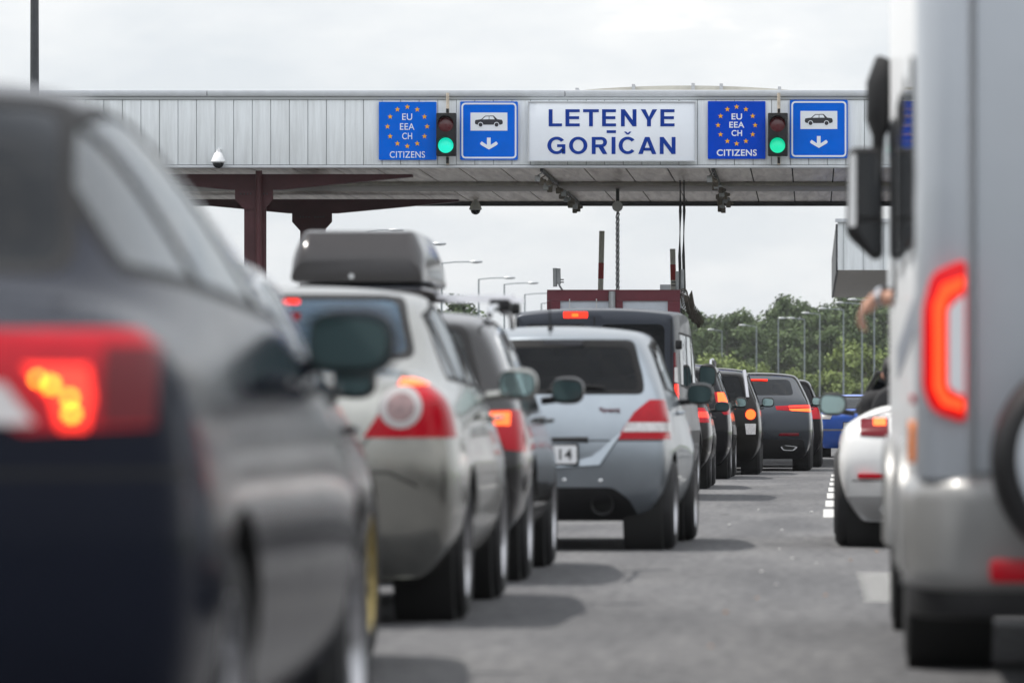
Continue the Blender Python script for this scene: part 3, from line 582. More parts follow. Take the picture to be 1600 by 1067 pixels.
for px, k, sc, Y, lb in ((708, 0, .80, 410, 'tree crown showing between the roof box and the wagon roof bar'), (537, 1, 1.09, 415, 'tree whose tip shows left above the roof box'), (742, 3, 1.0, 440, 'low bush showing above the wagon roof bar'), (795, 4, 1.05, 470, 'low tree just left of the van roof'), (846, 3, 1.45, 470, 'small tree tip beside the booth roof corner'), (640, 1, .7, 420, 'tree hidden behind the roof box')):
    tree(k, px, Y, sc, rt.random() * 6, lb, GL)
    if px == 537: C.objects[-1]; slim = [o for o in C.objects if o.get('label') == lb][0]; slim.scale = (.5, .5, 1.09)
# ------------------------------------------------------------------ cars
def cage(sp):
    """Half lattice -> smooth closed car shell in local space: x right, y forward from the rear bumper, z up."""
    st = sp['st']; J = len(st) - 1; K = 4; IX = (-2, -1, 0, 1, 2); fx = {0: 0, 1: .58, 2: 1}
    L = sp['L']; rr = sp['rear']; ff = sp['front']; pcr = sp.get('pcr', .12); pcf = sp.get('pcf', .28)
    zrow = sp.get('zrow', (.20, .34, .62))
    bm = bmesh.new(); V = {}
    for j, s in enumerate(st):
        yl, yu, zt, wt, zb, wb, wm = s
        for i in IX:
            for k in range(K + 1):
                if not (abs(i) == 2 or j in (0, J) or k in (0, K)): continue
                f = fx[abs(i)]
                z = (zrow[0], zrow[1], zrow[2], zb, zt)[k]; wk = (wm - .17, wm - .045, wm, wb, wt)[k]
                if k == 4: z -= (0, .012, sp.get('drop', .055))[abs(i)] * (1 if zt > zb + .25 else .6)
                y = (yl, yl, yl, yl, yu)[k]
                if j == 0: y = rr[k] + (.09, .035, 0, 0, 0)[k] + pcr * f * f
                if j == J: y = L - ff[k] - pcf * f * f
                V[i, j, k] = bm.verts.new((math.copysign(f * wk, i) if i else 0, y, z))
    def q(*a): 
        try: bm.faces.new([V[x] for x in a])
        except ValueError: pass
    for j in range(J):
        for k in range(K):
            q((2, j, k), (2, j + 1, k), (2, j + 1, k + 1), (2, j, k + 1)); q((-2, j, k), (-2, j, k + 1), (-2, j + 1, k + 1), (-2, j + 1, k))
        for a, b in zip(IX, IX[1:]):
            q((a, j, K), (b, j, K), (b, j + 1, K), (a, j + 1, K)); q((a, j, 0), (a, j + 1, 0), (b, j + 1, 0), (b, j, 0))
    for a, b in zip(IX, IX[1:]):
        for k in range(K): q((a, 0, k), (b, 0, k), (b, 0, k + 1), (a, 0, k + 1)); q((a, J, k), (a, J, k + 1), (b, J, k + 1), (b, J, k))
    bmesh.ops.recalc_face_normals(bm, faces=bm.faces)
    cl = bm.edges.layers.float.new('crease_edge')
    def cre(a, b, v):
        e = bm.edges.get((V[a], V[b]))
        if e: e[cl] = v
    cz = sp.get('crease', {})
    for sgn in (2, -2):
        for j in range(J):
            cre((sgn, j, 4), (sgn, j + 1, 4), cz.get('roof', .35)); cre((sgn, j, 3), (sgn, j + 1, 3), cz.get('belt', .25)); cre((sgn, j, 2), (sgn, j + 1, 2), cz.get('side', .0)); cre((sgn, j, 0), (sgn, j + 1, 0), .5)
        for k in range(K): cre((sgn, 0, k), (sgn, 0, k + 1), cz.get('corner', .25) if k < 3 else cz.get('ucorner', .4))
    for a, b in zip(IX, IX[1:]): cre((a, 0, 4), (b, 0, 4), cz.get('lip', .6)); cre((a, 0, 0), (b, 0, 0), .5); cre((a, 0, 3), (b, 0, 3), cz.get('rbelt', .2))
    me = bpy.data.meshes.new('c'); bm.to_mesh(me); bm.free()
    o = bpy.data.objects.new('c', me); C.objects.link(o); md = o.modifiers.new('s', 'SUBSURF'); md.levels = md.render_levels = 3; bpy.context.view_layer.update()
    m2 = bpy.data.meshes.new_from_object(o.evaluated_get(bpy.context.evaluated_depsgraph_get())); bpy.data.objects.remove(o)
    bm = bmesh.new(); bm.from_mesh(m2); bm.normal_update()
    cl = bm.edges.layers.float.get('crease_edge')
    if cl: bm.edges.layers.float.remove(cl)
    return bm
AX = {'yz': (1, 2), 'xz': (0, 2), 'xy': (0, 1)}
def cut(bm, poly, plane, filt, ylim=None):
    """Cut the outline of a polygon into the shell (projected along the third axis) and return the faces inside it."""
    a, b = AX[plane]; us = [p[0] for p in poly]; vs = [p[1] for p in poly]; lo = (min(us) - .02, min(vs) - .02); hi = (max(us) + .02, max(vs) + .02)
    def near(f, lo, hi):
        fu = [v.co[a] for v in f.verts]; fv = [v.co[b] for v in f.verts]
        return max(fu) > lo[0] and min(fu) < hi[0] and max(fv) > lo[1] and min(fv) < hi[1]
    bm.normal_update()
    F_ = {f for f in bm.faces if filt(f.calc_center_median(), f.normal) and near(f, lo, hi)}
    def bis(cand, co, no):
        g = list(cand) + list({e for f in cand for e in f.edges}) + list({v for f in cand for v in f.verts})
        r = bmesh.ops.bisect_plane(bm, geom=g, dist=1e-5, plane_co=co, plane_no=no)
        for f in r['geom']:
            if isinstance(f, bmesh.types.BMFace): F_.add(f)
    n = len(poly)
    for i in range(n):
        p, q = poly[i], poly[(i + 1) % n]; du, dv = q[0] - p[0], q[1] - p[1]
        if abs(du) + abs(dv) < 1e-6: continue
        l2 = (min(p[0], q[0]) - 1e-4, min(p[1], q[1]) - 1e-4); h2 = (max(p[0], q[0]) + 1e-4, max(p[1], q[1]) + 1e-4)
        F_ = {f for f in F_ if f.is_valid}
        cand = [f for f in F_ if near(f, l2, h2)]
        if not cand: continue
        co = [0, 0, 0]; no = [0, 0, 0]; co[a], co[b] = p; no[a], no[b] = -dv, du
        bis(cand, co, no)
    if ylim:
        F_ = {f for f in F_ if f.is_valid}; bis(list(F_), (0, ylim, 0), (0, 1, 0))
    bm.normal_update()
    out = []
    for f in F_:
        if not f.is_valid: continue
        c = f.calc_center_median()
        if inside((c[a], c[b]), poly) and (not ylim or c.y < ylim): out.append(f)
    return out
def take(bm, faces, name, m, parent, push=0.0, skirt=0.0, keep=False):
    """Lift faces off the shell into a mesh of their own."""
    faces = [f for f in faces if f.is_valid]
    if not faces: return None
    nb = MB(); vm = {}
    for f in faces:
        for v in f.verts:
            if v not in vm: vm[v] = nb.bm.verts.new(v.co + v.normal * push)
    for f in faces:
        try: nb.bm.faces.new([vm[v] for v in f.verts])
        except ValueError: pass
    if skirt:
        inv = {n_: o_ for o_, n_ in vm.items()}
        for e in [e for e in nb.bm.edges if len(e.link_faces) == 1]:
            a, b = e.verts; no = (inv[a].normal + inv[b].normal).normalized()
            a2, b2 = nb.bm.verts.new(inv[a].co - inv[a].normal * skirt), nb.bm.verts.new(inv[b].co - inv[b].normal * skirt)
            try: nb.bm.faces.new((a, b, b2, a2))
            except ValueError: pass
    if not keep: bmesh.ops.delete(bm, geom=faces, context='FACES')
    return nb.build(name, m, parent, ang=50)
def sides(faces): 
    return [[f for f in faces if f.is_valid and f.calc_center_median().x > 0], [f for f in faces if f.is_valid and f.calc_center_median().x < 0]]
def shrink(poly, d):
    c = Vector((sum(p[0] for p in poly) / len(poly), sum(p[1] for p in poly) / len(poly))); out = []; n = len(poly)
    ar = sum(poly[i][0] * poly[(i + 1) % n][1] - poly[(i + 1) % n][0] * poly[i][1] for i in range(n)); sg_ = 1 if ar > 0 else -1
    for i in range(n):
        a, b, c_ = Vector(poly[i - 1]), Vector(poly[i]), Vector(poly[(i + 1) % n])
        e1, e2 = (b - a).normalized(), (c_ - b).normalized(); n1, n2 = Vector((-e1.y, e1.x)) * sg_, Vector((-e2.y, e2.x)) * sg_
        m = n1 + n2; k = d * 2 / max(.4, m.length_squared); out.append(tuple(b + m * k))
    return out
def lerp(a, b, t): return (a[0] + (b[0] - a[0]) * t, a[1] + (b[1] - a[1]) * t)
def dlo(rb, rt, ft, fb, divs, mid=None):
    """Side glass: outline and panes from rear-bottom, rear-top, front-top, front-bottom points, dividers as (bottom t, top t)."""
    outline = [rb, fb, ft] + ([mid] if mid else []) + [rt]
    top = lambda t: lerp(rt, ft, t) if not mid else (lerp(rt, mid, t / .5) if t < .5 else lerp(mid, ft, (t - .5) / .5))
    ds = [(0, 0)] + divs + [(1, 1)]; panes = []
    for (b0, t0), (b1, t1) in zip(ds, ds[1:]):
        q = [lerp(rb, fb, b0), lerp(rb, fb, b1), top(t1)]
        if mid and t0 < .5 < t1: q.append(mid)
        q.append(top(t0)); panes.append(q)
    return outline, panes
def wheel(parent, x, y, r, wd, sgn, m, spokes=5, hub=.64):
    w_ = empty('wheel', (x, y, r), None, None); w_.parent = parent
    MB().lathe([(-wd / 2, r * .66), (-wd / 2 - .0, r * .88), (-wd / 2 + .02, r * .96), (-wd / 2 + .055, r), (wd / 2 - .055, r), (wd / 2 - .02, r * .965), (wd / 2, r * .88), (wd / 2 - .006, r * .70), (wd / 2 - .02, r * .655), (wd / 2 - .12, r * .60)], (0, 0, 0), 'x', 40, sgn, False).build('tyre', M['rubber'], w_)
    g = MB(); o = wd / 2 - .012
    g.lathe([(o, r * .690), (o + .004, r * .67), (o - .01, r * .635), (o - .09, r * .60)], (0, 0, 0), 'x', 40, sgn, False)
    g.lathe([(o - .06, .0001), (o - .012, .001), (o - .014, r * .16), (o - .06, r * .18)], (0, 0, 0), 'x', 20, sgn)
    for k in range(spokes):
        a = 2 * math.pi * k / spokes + .3
        for da in ((-.10, .10) if spokes <= 6 else (0,)):
            u0, u1 = Vector((math.cos(a), math.sin(a))) * r * .12, Vector((math.cos(a + da * 1.6), math.sin(a + da * 1.6))) * r * .66; t = Vector((-math.sin(a), math.cos(a))) * (.018 + .1 / spokes * .3)
            A = [(u0 - t), (u1 - t * .8), (u1 + t * .8), (u0 + t)]
            g.prism([(p.x, p.y) for p in A], 'x', sgn * (o - .05), sgn * (o - .014))
    g.build('rim', m, w_)
    MB().lathe([(wd / 2 - .14, .0001), (wd / 2 - .14, r * .60), (wd / 2 - .2, r * .60)], (0, 0, 0), 'x', 24, sgn).build('brake_disc', M['under'], w_)
    return w_
def door_mirror(root, x, y, z, w_, h, sgn, shell, glass, depth=.11, stalk=.06):
    # x is the inner end of the housing; the glass looks back along -y
    o = empty('door_mirror', (0, 0, 0), None, None); o.parent = root; cx = x + sgn * w_ / 2
    MB().ball((cx, y + depth * .35, z), (w_ / 2, depth * .75, h / 2), 24, .72).tube([(x - sgn * stalk, y + .06, z - h * .38), (x + sgn * .05, y + .05, z - h * .30)], .022, 8).build('housing', shell, o)
    MB().prism(roundpoly([(cx - w_ * .44, z - h * .36), (cx + w_ * .40, z - h * .36), (cx + w_ * .45, z + h * .30), (cx - w_ * .42, z + h * .40)], .05, 4), 'y', y - depth * .42, y - depth * .36).build('mirror_glass', glass, o)
    MB().prism(roundpoly([(cx - w_ * .475, z - h * .41), (cx + w_ * .43, z - h * .41), (cx + w_ * .48, z + h * .34), (cx - w_ * .455, z + h * .45)], .055, 4), 'y', y - depth * .355, y + depth * .2).build('mirror_rim', M['black'], o)
    return o
def raycast(t, x, z):
    h = t.ray_cast(Vector((x, -3, z)), Vector((0, 1, 0))); return h[0].y if h[0] else 0
def car(name, label, cat, loc, yaw, sp, group='cars queueing on the left'):
    root = empty(name, loc, label, cat, group, rz=yaw); bm = cage(sp); from mathutils.bvhtree import BVHTree; tree_ = BVHTree.FromBMesh(bm); L = sp['L']; pm = sp['paint']; W = sp['W']
    yr, yf, wr = sp['wy'][0], sp['wy'][1], sp.get('wr', .315); Ra = wr + sp.get('gap', .05)
    # wheel arches
    for yc in (yr, yf):
        fs = cut(bm, circ(yc, wr + .01, Ra, 28), 'yz', lambda c, n: abs(c.x) > W * .55 and abs(n.x) > .25)
        ed = {e for f in fs for e in f.edges if sum(1 for g in e.link_faces if g in set(fs)) == 1}
        fset = set(fs); ed = [e for e in ed if any(g not in fset for g in e.link_faces)]
        bmesh.ops.delete(bm, geom=fs, context='FACES'); ed = [e for e in ed if e.is_valid]
        r = bmesh.ops.extrude_edge_only(bm, edges=ed)
        for g in r['geom']:
            if isinstance(g, bmesh.types.BMVert): g.co.x -= math.copysign(.12, g.co.x)
            elif isinstance(g, bmesh.types.BMFace): g.material_index = 1
    # shut lines
    for pl in sp.get('gaps', []):
        for a, b in zip(pl, pl[1:]):
            d = Vector((b[0] - a[0], b[1] - a[1])).normalized() * .0045; n = (-d.y, d.x)
            for f in cut(bm, [(a[0] - n[0], a[1] - n[1]), (b[0] - n[0], b[1] - n[1]), (b[0] + n[0], b[1] + n[1]), (a[0] + n[0], a[1] + n[1])], 'yz', lambda c, n: abs(n.x) > .4): f.material_index = 1
    for pl, wdt in sp.get('rgaps', []):
        for a, b in zip(pl, pl[1:]):
            d = Vector((b[0] - a[0], b[1] - a[1])).normalized() * wdt / 2; n = (-d.y, d.x)
            for f in cut(bm, [(a[0] - n[0], a[1] - n[1]), (b[0] - n[0], b[1] - n[1]), (b[0] + n[0], b[1] + n[1]), (a[0] + n[0], a[1] + n[1])], 'xz', lambda c, n: n.y < -.15 and c.y < 1.2): f.material_index = 1
    def mirrored(p): return [(-u, v) for u, v in p][::-1]
    # lights: list of (outline, material, ylim, [(outline, material, name)])
    for lt in sp.get('lights', []):
        poly, m, yl, subs = lt[:4]; nm = lt[4] if len(lt) > 4 else 'taillight'
        for sd in (0, 1):
            P = (lambda p: p) if sd == 0 else mirrored; flt = lambda c, n: c.y < yl + .35 and n.y < .45 and abs(n.z) < .97
            ss = []
            for sp_, sm, sn in subs:
                if sp.get('onelit') and sd == 1 and sp.get('onelit') != 'both': pass
                fs = cut(bm, P(sp_), 'xz', flt, yl); o = take(bm, fs, sn, sm, None, .009, .0)
                if o: ss.append(o)
            fs = cut(bm, P(poly), 'xz', flt, yl); o = take(bm, fs, nm, m, root, .006, .012)
            for q_ in ss: q_.parent = o or root
    # lower trim / bumper insert
    for poly, m, nm in sp.get('rtrim', []):
        fs = cut(bm, poly, 'xz', lambda c, n: n.y < .1 and c.y < .8); take(bm, fs, nm, m, root, .003, .01)
    for poly, m, nm in sp.get('strim', []):
        fs = cut(bm, poly, 'yz', lambda c, n: abs(n.x) > .3)
        for s_ in sides(fs): take(bm, s_, nm, m, root, .004, .01)
    # rear glass
    if 'rglass' in sp:
        ro, rg = sp['rglass']; ylm = sp.get('rgy', 2.0)
        flt = lambda c, n: c.y < ylm and (n.y < -.10) and c.z > sp['zb'] - .12
        rg = rg if isinstance(rg[0][0], (tuple, list)) else [rg]
        gs = []
        for g in rg:
            fs = cut(bm, g, 'xz', flt); gs.append(take(bm, fs, 'rear_window', sp.get('rgm', M['smoked']), root, -.002))
        if ro: fs = cut(bm, ro, 'xz', flt); take(bm, fs, 'rear_window_surround', sp.get('rsm', M['trim']), root, .001, .004)
    # side glass
    ol, panes = sp['dlo']
    flt = lambda c, n: abs(n.x) > .35 and c.z > sp['zb'] - .15 and abs(c.x) > .3
    for p_ in panes:
        fs = cut(bm, roundpoly(shrink(p_, .022), .03), 'yz', flt)
        for s_ in sides(fs): take(bm, s_, 'side_window', sp.get('sgm', M['pane']), root, -.002)
    fs = cut(bm, roundpoly(ol, .03), 'yz', flt)
    for s_ in sides(fs): take(bm, s_, 'window_trim', sp.get('stm', M['trim']), root, .002, .004)
    # windscreen
    if 'wscreen' in sp:
        fs = cut(bm, sp['wscreen'], 'xz', lambda c, n: n.y > .2 and c.z > sp['zb'] and c.y > L * .45); take(bm, fs, 'windscreen', M['pane'], root, .001)
    # headlights, so that the front also reads
    for sd in (0, 1):
        p_ = [(W * .48, .60), (W * 1.05, .64), (W * 1.05, .80), (W * .55, .74)]; fs = cut(bm, p_ if sd == 0 else mirrored(p_), 'xz', lambda c, n: c.y > L - .55 and n.y > .05); take(bm, fs, 'headlight', M['clear'], root, .003)
    fs = cut(bm, [(-.5, .30), (.5, .30), (.55, .52), (-.55, .52)], 'xz', lambda c, n: c.y > L - .4 and n.y > .2); take(bm, fs, 'grille', M['black'], root, .002)
    hit = lambda x, z: raycast(tree_, x, z)
    ex = sp.get('extra')
    pl = sp.get('plate')
    py = hit(0, pl[0]) if pl else 0
    if ex: ex(root, bm, hit)
    nb = MB(); nb.bm.free(); nb.bm = bm; nb.build('body', [pm, M['under']], root, ang=42)
    if pl:
        z, txt = pl[0], pl[1]; px = pl[2] if len(pl) > 2 else 0
        pe = MB().prism(rrect(px - .262, px + .262, z - .060, z + .060, .012), 'y', py - .022, py - .004).build('number_plate', M['plate'], root)
        MB().prism(rrect(px - .275, px + .275, z - .073, z + .073, .014), 'y', py - .012, py + .03).build('plate_holder', M['black'], root)
        if txt: text(txt, 'characters', M['ink'], pe, .38, .075, px - .15, py - .0225, z - .037, .003, bold=.01)
    for s_ in (1, -1):
        for yc in (yr, yf):
            xo = W - sp.get('inset', .03); wheel(root, s_ * (xo - sp.get('tw', .215) / 2), yc, wr, sp.get('tw', .215), s_, sp.get('rim', M['alloy']), sp.get('spokes', 5))
            MB().lathe([(0, .0001), (0, Ra + .03), (.26, Ra + .03)], (s_ * (W - .34), yc, wr + .01), 'x', 24, s_).build('wheel_liner', M['under'], root)
    mrr = sp.get('mir')
    if mrr and loc[1] > 60: mrr = (mrr[0], mrr[1], mrr[2] * .86, mrr[3] * .84) + tuple(mrr[4:])
    if mrr:
        y, z, w_, h, xi = mrr[:5]
        for s_ in (1, -1): door_mirror(root, s_ * xi, y, z, w_, h, s_, mrr[5] if len(mrr) > 5 else pm, mrr[6] if len(mrr) > 6 else M['mirror'])
    for y, z, x in sp.get('handles', []):
        for s_ in (1, -1): MB().tube([(s_ * (x - .01), y - .11, z), (s_ * (x + .025), y - .08, z + .004), (s_ * (x + .025), y + .08, z + .004), (s_ * (x - .01), y + .11, z)], .013, 6).build('door_handle', sp.get('hm', pm), root)
    if 'wscreen' in sp:
        zb = sp['zb']; yc = sp['dlo'][0][1][0]; ys = sp.get('ys', L * .47)
        ca = MB().box(-W + .16, W - .16, .45, yc - .25, .30, .42).box(-W + .13, W - .13, yc - .55, yc - .15, .421, zb - .04, .05).box(-W + .10, -W + .16, .5, yc, .45, zb - .06).box(W - .16, W - .10, .5, yc, .45, zb - .06)
        if not sp.get('boot'): ca.box(-W + .2, W - .2, .42, ys - 1.06, .421, zb - .09, .03)
        ca.build('cabin', M['cabin'], root)
        for x, y, wd, top in ((-.37, ys, .24, zb + .16), (.37, ys, .24, zb + .16), (0, ys - .95, W - .30, zb - .02)):
            s_ = MB().box(x - wd, x + wd, y, y + .48, .421, .60, .06).prism(roundpoly([(x - wd, .55), (x + wd, .55), (x + wd * .9, top - .06), (x + wd * .7, top), (x - wd * .7, top), (x - wd * .9, top - .06)], .05), 'y', y - .14, y, .04)
            for hx in ((x,) if wd < .3 else (-.40, 0, .40)): s_.prism(roundpoly([(hx - .13, top + .02), (hx + .13, top + .02), (hx + .11, top + .19), (hx - .11, top + .19)], .05), 'y', y - .13, y - .03, .03).tube([(hx - .05, y - .08, top - .04), (hx - .05, y - .08, top + .05)], .008, 5).tube([(hx + .05, y - .08, top - .04), (hx + .05, y - .08, top + .05)], .008, 5)
            s_.build('seat', M['seatgrey'], root)
        MB().prism(rrect(-.12, .12, sp['H'] - .20, sp['H'] - .13, .025), 'y', sp['st'][-4][1] - .05, sp['st'][-4][1] - .02).build('inside_mirror', M['black'], root)
    return root
def hatch(L, W, H, wy, rear, zb=.93, zbf=.90, ywt=None, ycowl=None, wtr=.66, wroof=None, zrear=None, zhood=.92, **k):
    """Stations of a hatchback, estate or SUV (rear glass in the rear face)."""
    ywt = ywt or L * .60; ycowl = ycowl or L * .765; wt = W - .24; wroof = wroof or wt; zr = zrear or H - .10
    m = lambda a, b, t: a + (b - a) * t
    st = [(0, 0, zr, wroof - .06, zb, W - .09, W - .05), (.34, rear[4] + .22, m(zr, H, .6), wroof - .02, zb, W - .045, W - .005), (.85, rear[4] + .6, m(zr, H, .95), wroof, zb - .005, W - .04, W + .012),
          (1.5, max(1.5, rear[4] + .9), H, wroof, zb - .01, W - .045, W), (L * .5, L * .48, H, wroof, m(zb, zbf, .5), W - .045, W), (ywt + .25, ywt, H - .07, wroof - .03, zbf, W - .05, W),
          (ycowl, ycowl - .05, zhood + .07, wroof + .03, zbf - .02, W - .07, W + .01), ((ycowl + L) / 2, (ycowl + L) / 2, zhood - .02, W - .22, zbf - .12, W - .10, W), (L, L, zhood - .17, W - .30, zbf - .24, W - .16, W - .10)]
    d = dict(L=L, W=W, H=H, st=st, wy=wy, rear=rear, front=[.12, .03, 0, .07, .16], zb=zb); d.update(k); return d
def sedan(L, W, H, wy, zb=.93, zdeck=1.06, ydeck=.72, yroofr=1.55, ywt=2.55, ycowl=3.35, zhood=.95, rear=(.14, .03, 0, .03, .10), **k):
    wt = k.pop('wtop', W - .26)
    st = [(0, 0, zdeck - .05, W - .20, zb, W - .10, W - .06), (.32, .34, zdeck, W - .20, zb, W - .06, W - .01), (ydeck + .05, ydeck, zdeck + .015, W - .22, zb, W - .05, W + .01), (1.35, (ydeck + yroofr) / 2 + .06, (zdeck + H) / 2 + .06, (W - .2 + wt) / 2 - .03, zb - .005, W - .05, W), (1.75, yroofr, H - .035, wt, zb - .01, W - .05, W), ((1.75 + ywt) / 2, (yroofr + ywt) / 2, H, wt, zb - .01, W - .05, W),
          (ywt + .3, ywt, H - .06, wt - .02, zb - .02, W - .05, W), (ycowl, ycowl, zhood + .06, wt + .05, zb - .04, W - .07, W), ((ycowl + L) / 2, (ycowl + L) / 2, zhood - .03, W - .24, zb - .15, W - .10, W), (L, L, zhood - .2, W - .32, zb - .28, W - .16, W - .1)]
    d = dict(L=L, W=W, H=H, st=st, wy=wy, rear=list(rear), front=[.12, .03, 0, .07, .16], zb=zb); d.update(k); return d
def roof_rail(root, y0, y1, x, z, m, r=.02, lift=.05):
    for s in (1, -1): MB().tube([(s * x, y0, z), (s * x, y0 + .12, z + lift), (s * x, (y0 + y1) / 2, z + lift + .025), (s * x, y1 - .12, z + lift - .01), (s * x, y1, z - .03)], r, 8).build('roof_rail', m, root)
def bar_light(root, hit, x0, x1, z0, z1, m, dy=.012):
    y = min(hit(x, (z0 + z1) / 2) for x in (x0, x1)); return MB().prism(rrect(x0, x1, z0, z1, min(.012, (z1 - z0) * .4)), 'y', y - dy, y + .03).build('high_brake_light', m, root)
def antenna(root, p, L, lean=.35):
    MB().tube([p, (p[0], p[1] - L * lean, p[2] + L)], [.006, .003], 6).ball(p, (.02, .03, .02), 8).build('antenna', M['black'], root)

PA = dict(navy=paint('dark_blue_black_paint', (.010, .012, .020), 0, .14, .04, .5, 1.14), char=paint('charcoal_paint', (.012, .012, .014), 0, .15, .05, .5, 1.16), champ=paint('champagne_silver_paint', (.37, .37, .345), .9, .24),
          grey=paint('dark_grey_paint', (.045, .044, .045), .9, .15), silver=paint('blue_silver_paint', (.30, .335, .37), .85, .34), van=paint('dark_slate_paint', (.026, .031, .042), .5, .4, .25), black=paint('black_paint', (.009, .009, .011), .7, .15, .3),
          black2=paint('brown_black_paint', (.014, .013, .012), .7, .16, .3), gun=paint('gunmetal_paint', (.055, .062, .073), .85, .2, .4), blue=paint('bright_blue_paint', (.06, .17, .68), .2, .3), white=paint('white_paint', (.80, .80, .79), 0, .35))
def place(Xc, Y, yaw=0): return (Xc, Y, 0), R(yaw)

# nearest car: dark hatchback, mostly out of focus
def exA(root, bm, hit):
    for x, z, r_ in ((.668, .955, .008), (.700, .932, .007), (.704, .905, .008), (.645, .965, .006)):
        MB().ball((x, hit(x, z) - .016, z), r_, 10).build('bulb', M['bulb'], root)
    MB().box(-.12, .12, .98, 1.02, 1.165, 1.185, .006).build('high_brake_light', M['darkred'], root)
sp = sedan(4.5, .93, 1.625, (.97, 3.62), zb=1.05, zdeck=1.125, ydeck=.58, yroofr=1.42, ywt=2.6, ycowl=3.35, zhood=1.02, rear=(.14, .03, 0, .05, .13), wtop=.575, paint=PA['navy'], wr=.335, plate=(.62, ''), pcr=.17, rgm=M['privacy'],
           rglass=(roundpoly([(-.64, 1.16), (.64, 1.16), (.52, 1.54), (-.52, 1.54)], .06), roundpoly([(-.61, 1.18), (.61, 1.18), (.50, 1.515), (-.50, 1.515)], .05)), rgy=1.6,
           dlo=dlo((.76, 1.165), (1.20, 1.49), (2.6, 1.51), (3.25, 1.08), [(.24, .16), (.60, .58)], (1.8, 1.54)), wscreen=[(-.66, 1.06), (.66, 1.06), (.52, 1.47), (-.52, 1.47)],
           lights=[([(.42, 1.045), (.80, 1.05), (.835, 1.02), (.835, .88), (.62, .87), (.42, .965)], M['red'], .45, [([(.43, .955), (.585, .955), (.64, .885), (.45, .885)], M['clear'], 'reverse_light'), ([(.75, 1.02), (.835, 1.02), (.835, .885), (.75, .885)], M['darkred'], 'outer_lens'), ([(.615, .985), (.725, .985), (.735, .93), (.725, .875), (.68, .875), (.665, .93)], M['lit'], 'lit_lamp')])], rtrim=[([(-.9, .16), (.9, .16), (.86, .40), (-.86, .40)], M['black'], 'bumper_trim')],
           gaps=[[(1.62, .36), (1.55, .62), (1.42, 1.12)], [(2.5, .34), (2.52, 1.08)], [(3.3, .4), (3.25, 1.03)]], mir=(2.95, 1.07, .21, .165, .835, PA['navy'], M['mirrordark']), handles=[(1.78, .97, .89), (2.72, .96, .89)], sgm=M['shiny'], extra=exA, rgaps=[([(-.9, .80), (.9, .80)], .012)], crease=dict(roof=.2, belt=.1, ucorner=.15, lip=.2, corner=.2, rbelt=.1))
car('sedan', 'blue black sedan nearest the camera, its taillight glowing orange', 'car', *place(-2.0, 8.8), sp)
# second car: black hatchback on gold wheels
sp = hatch(4.35, .88, 1.46, (.85, 3.5), [.14, .03, 0, .12, .62], zb=.93, zbf=.90, ywt=2.45, ycowl=3.2, paint=PA['char'], rim=M['gold'], spokes=10, wr=.325, plate=(.6, ''),
           rglass=(roundpoly([(-.62, 1.0), (.62, 1.0), (.5, 1.36), (-.5, 1.36)], .07), roundpoly([(-.58, 1.03), (.58, 1.03), (.47, 1.33), (-.47, 1.33)], .06)),
           dlo=dlo((.6, 1.0), (1.1, 1.32), (2.4, 1.34), (3.1, .95), [(.24, .2), (.6, .6)], (1.6, 1.37)), wscreen=[(-.64, .95), (.64, .95), (.5, 1.35), (-.5, 1.35)], stm=M['chrome'],
           lights=[([(.5, .98), (.95, .98), (.95, .80), (.55, .80)], M['red'], .35, [])], gaps=[[(1.5, .36), (1.45, .9)], [(2.4, .34), (2.42, .9)]], mir=(2.85, 1.03, .15, .14, .765, PA['char'], M['mirrordark']), handles=[(1.7, .86, .84), (2.6, .85, .84)],
           extra=lambda r, b, h: antenna(r, (-.05, .85, 1.44), .30, .33))
car('hatchback', 'black hatchback on gold multi spoke wheels, behind the nearest car', 'car', *place(-2.46, 15.25), sp)
# champagne silver saloon
def exC(root, bm, hit):
    MB().prism(rrect(-.10, .10, 1.405, 1.425, .01), 'y', 1.28, 1.32).build('high_brake_light', M['lit'], root)
    MB().tube([(-.55, .20, .28), (-.55, -.02, .27)], .03, 10).build('exhaust', M['chrome'], root)
sp = sedan(4.48, .915, 1.52, (.98, 3.62), zb=.97, zdeck=1.10, paint=PA['champ'], wr=.318, yroofr=1.62, plate=(.88, ''), pcr=.16,
           rglass=(roundpoly([(-.66, 1.15), (.66, 1.15), (.545, 1.455), (-.545, 1.455)], .06), roundpoly([(-.62, 1.175), (.62, 1.175), (.52, 1.43), (-.52, 1.43)], .05)), rgm=M['glassblue'], rgy=1.7,
           dlo=dlo((1.02, 1.06), (1.45, 1.36), (2.6, 1.40), (3.3, 1.0), [(.16, .06), (.56, .52)], (1.95, 1.435)), wscreen=[(-.66, .99), (.66, .99), (.52, 1.42), (-.52, 1.42)],
           lights=[([(.49, .808), (.98, .808), (.98, 1.00), (.74, 1.09), (.655, 1.10), (.60, .98)], M['red'], .36, [([(.645, 1.085), (.73, 1.085), (.76, 1.03), (.70, 1.025), (.63, 1.025)], M['hot'], 'lit_lamp'), (circ(.645, .935, .060, 18), M['dimlens'], 'reverse_light'), (circ(.645, .935, .090, 20), M['ring'], 'chrome_ring')])],
           gaps=[[(1.62, .36), (1.55, .62), (1.40, .97)], [(2.62, .34), (2.62, .97)], [(3.4, .45), (3.32, .94)]], rgaps=[([(-.72, .60), (-.6, .66), (.6, .66), (.72, .60)], .01), ([(-.66, 1.08), (-.5, .78), (.5, .78), (.66, 1.08)], .008)], mir=(2.98, 1.055, .19, .155, .89, PA['champ'], M['mirror']), handles=[(1.85, .90, .885), (2.85, .89, .885)], extra=exC)
car('sedan', 'champagne silver sedan with round clear lens inside its red taillight', 'car', *place(-2.41, 21.75), sp)
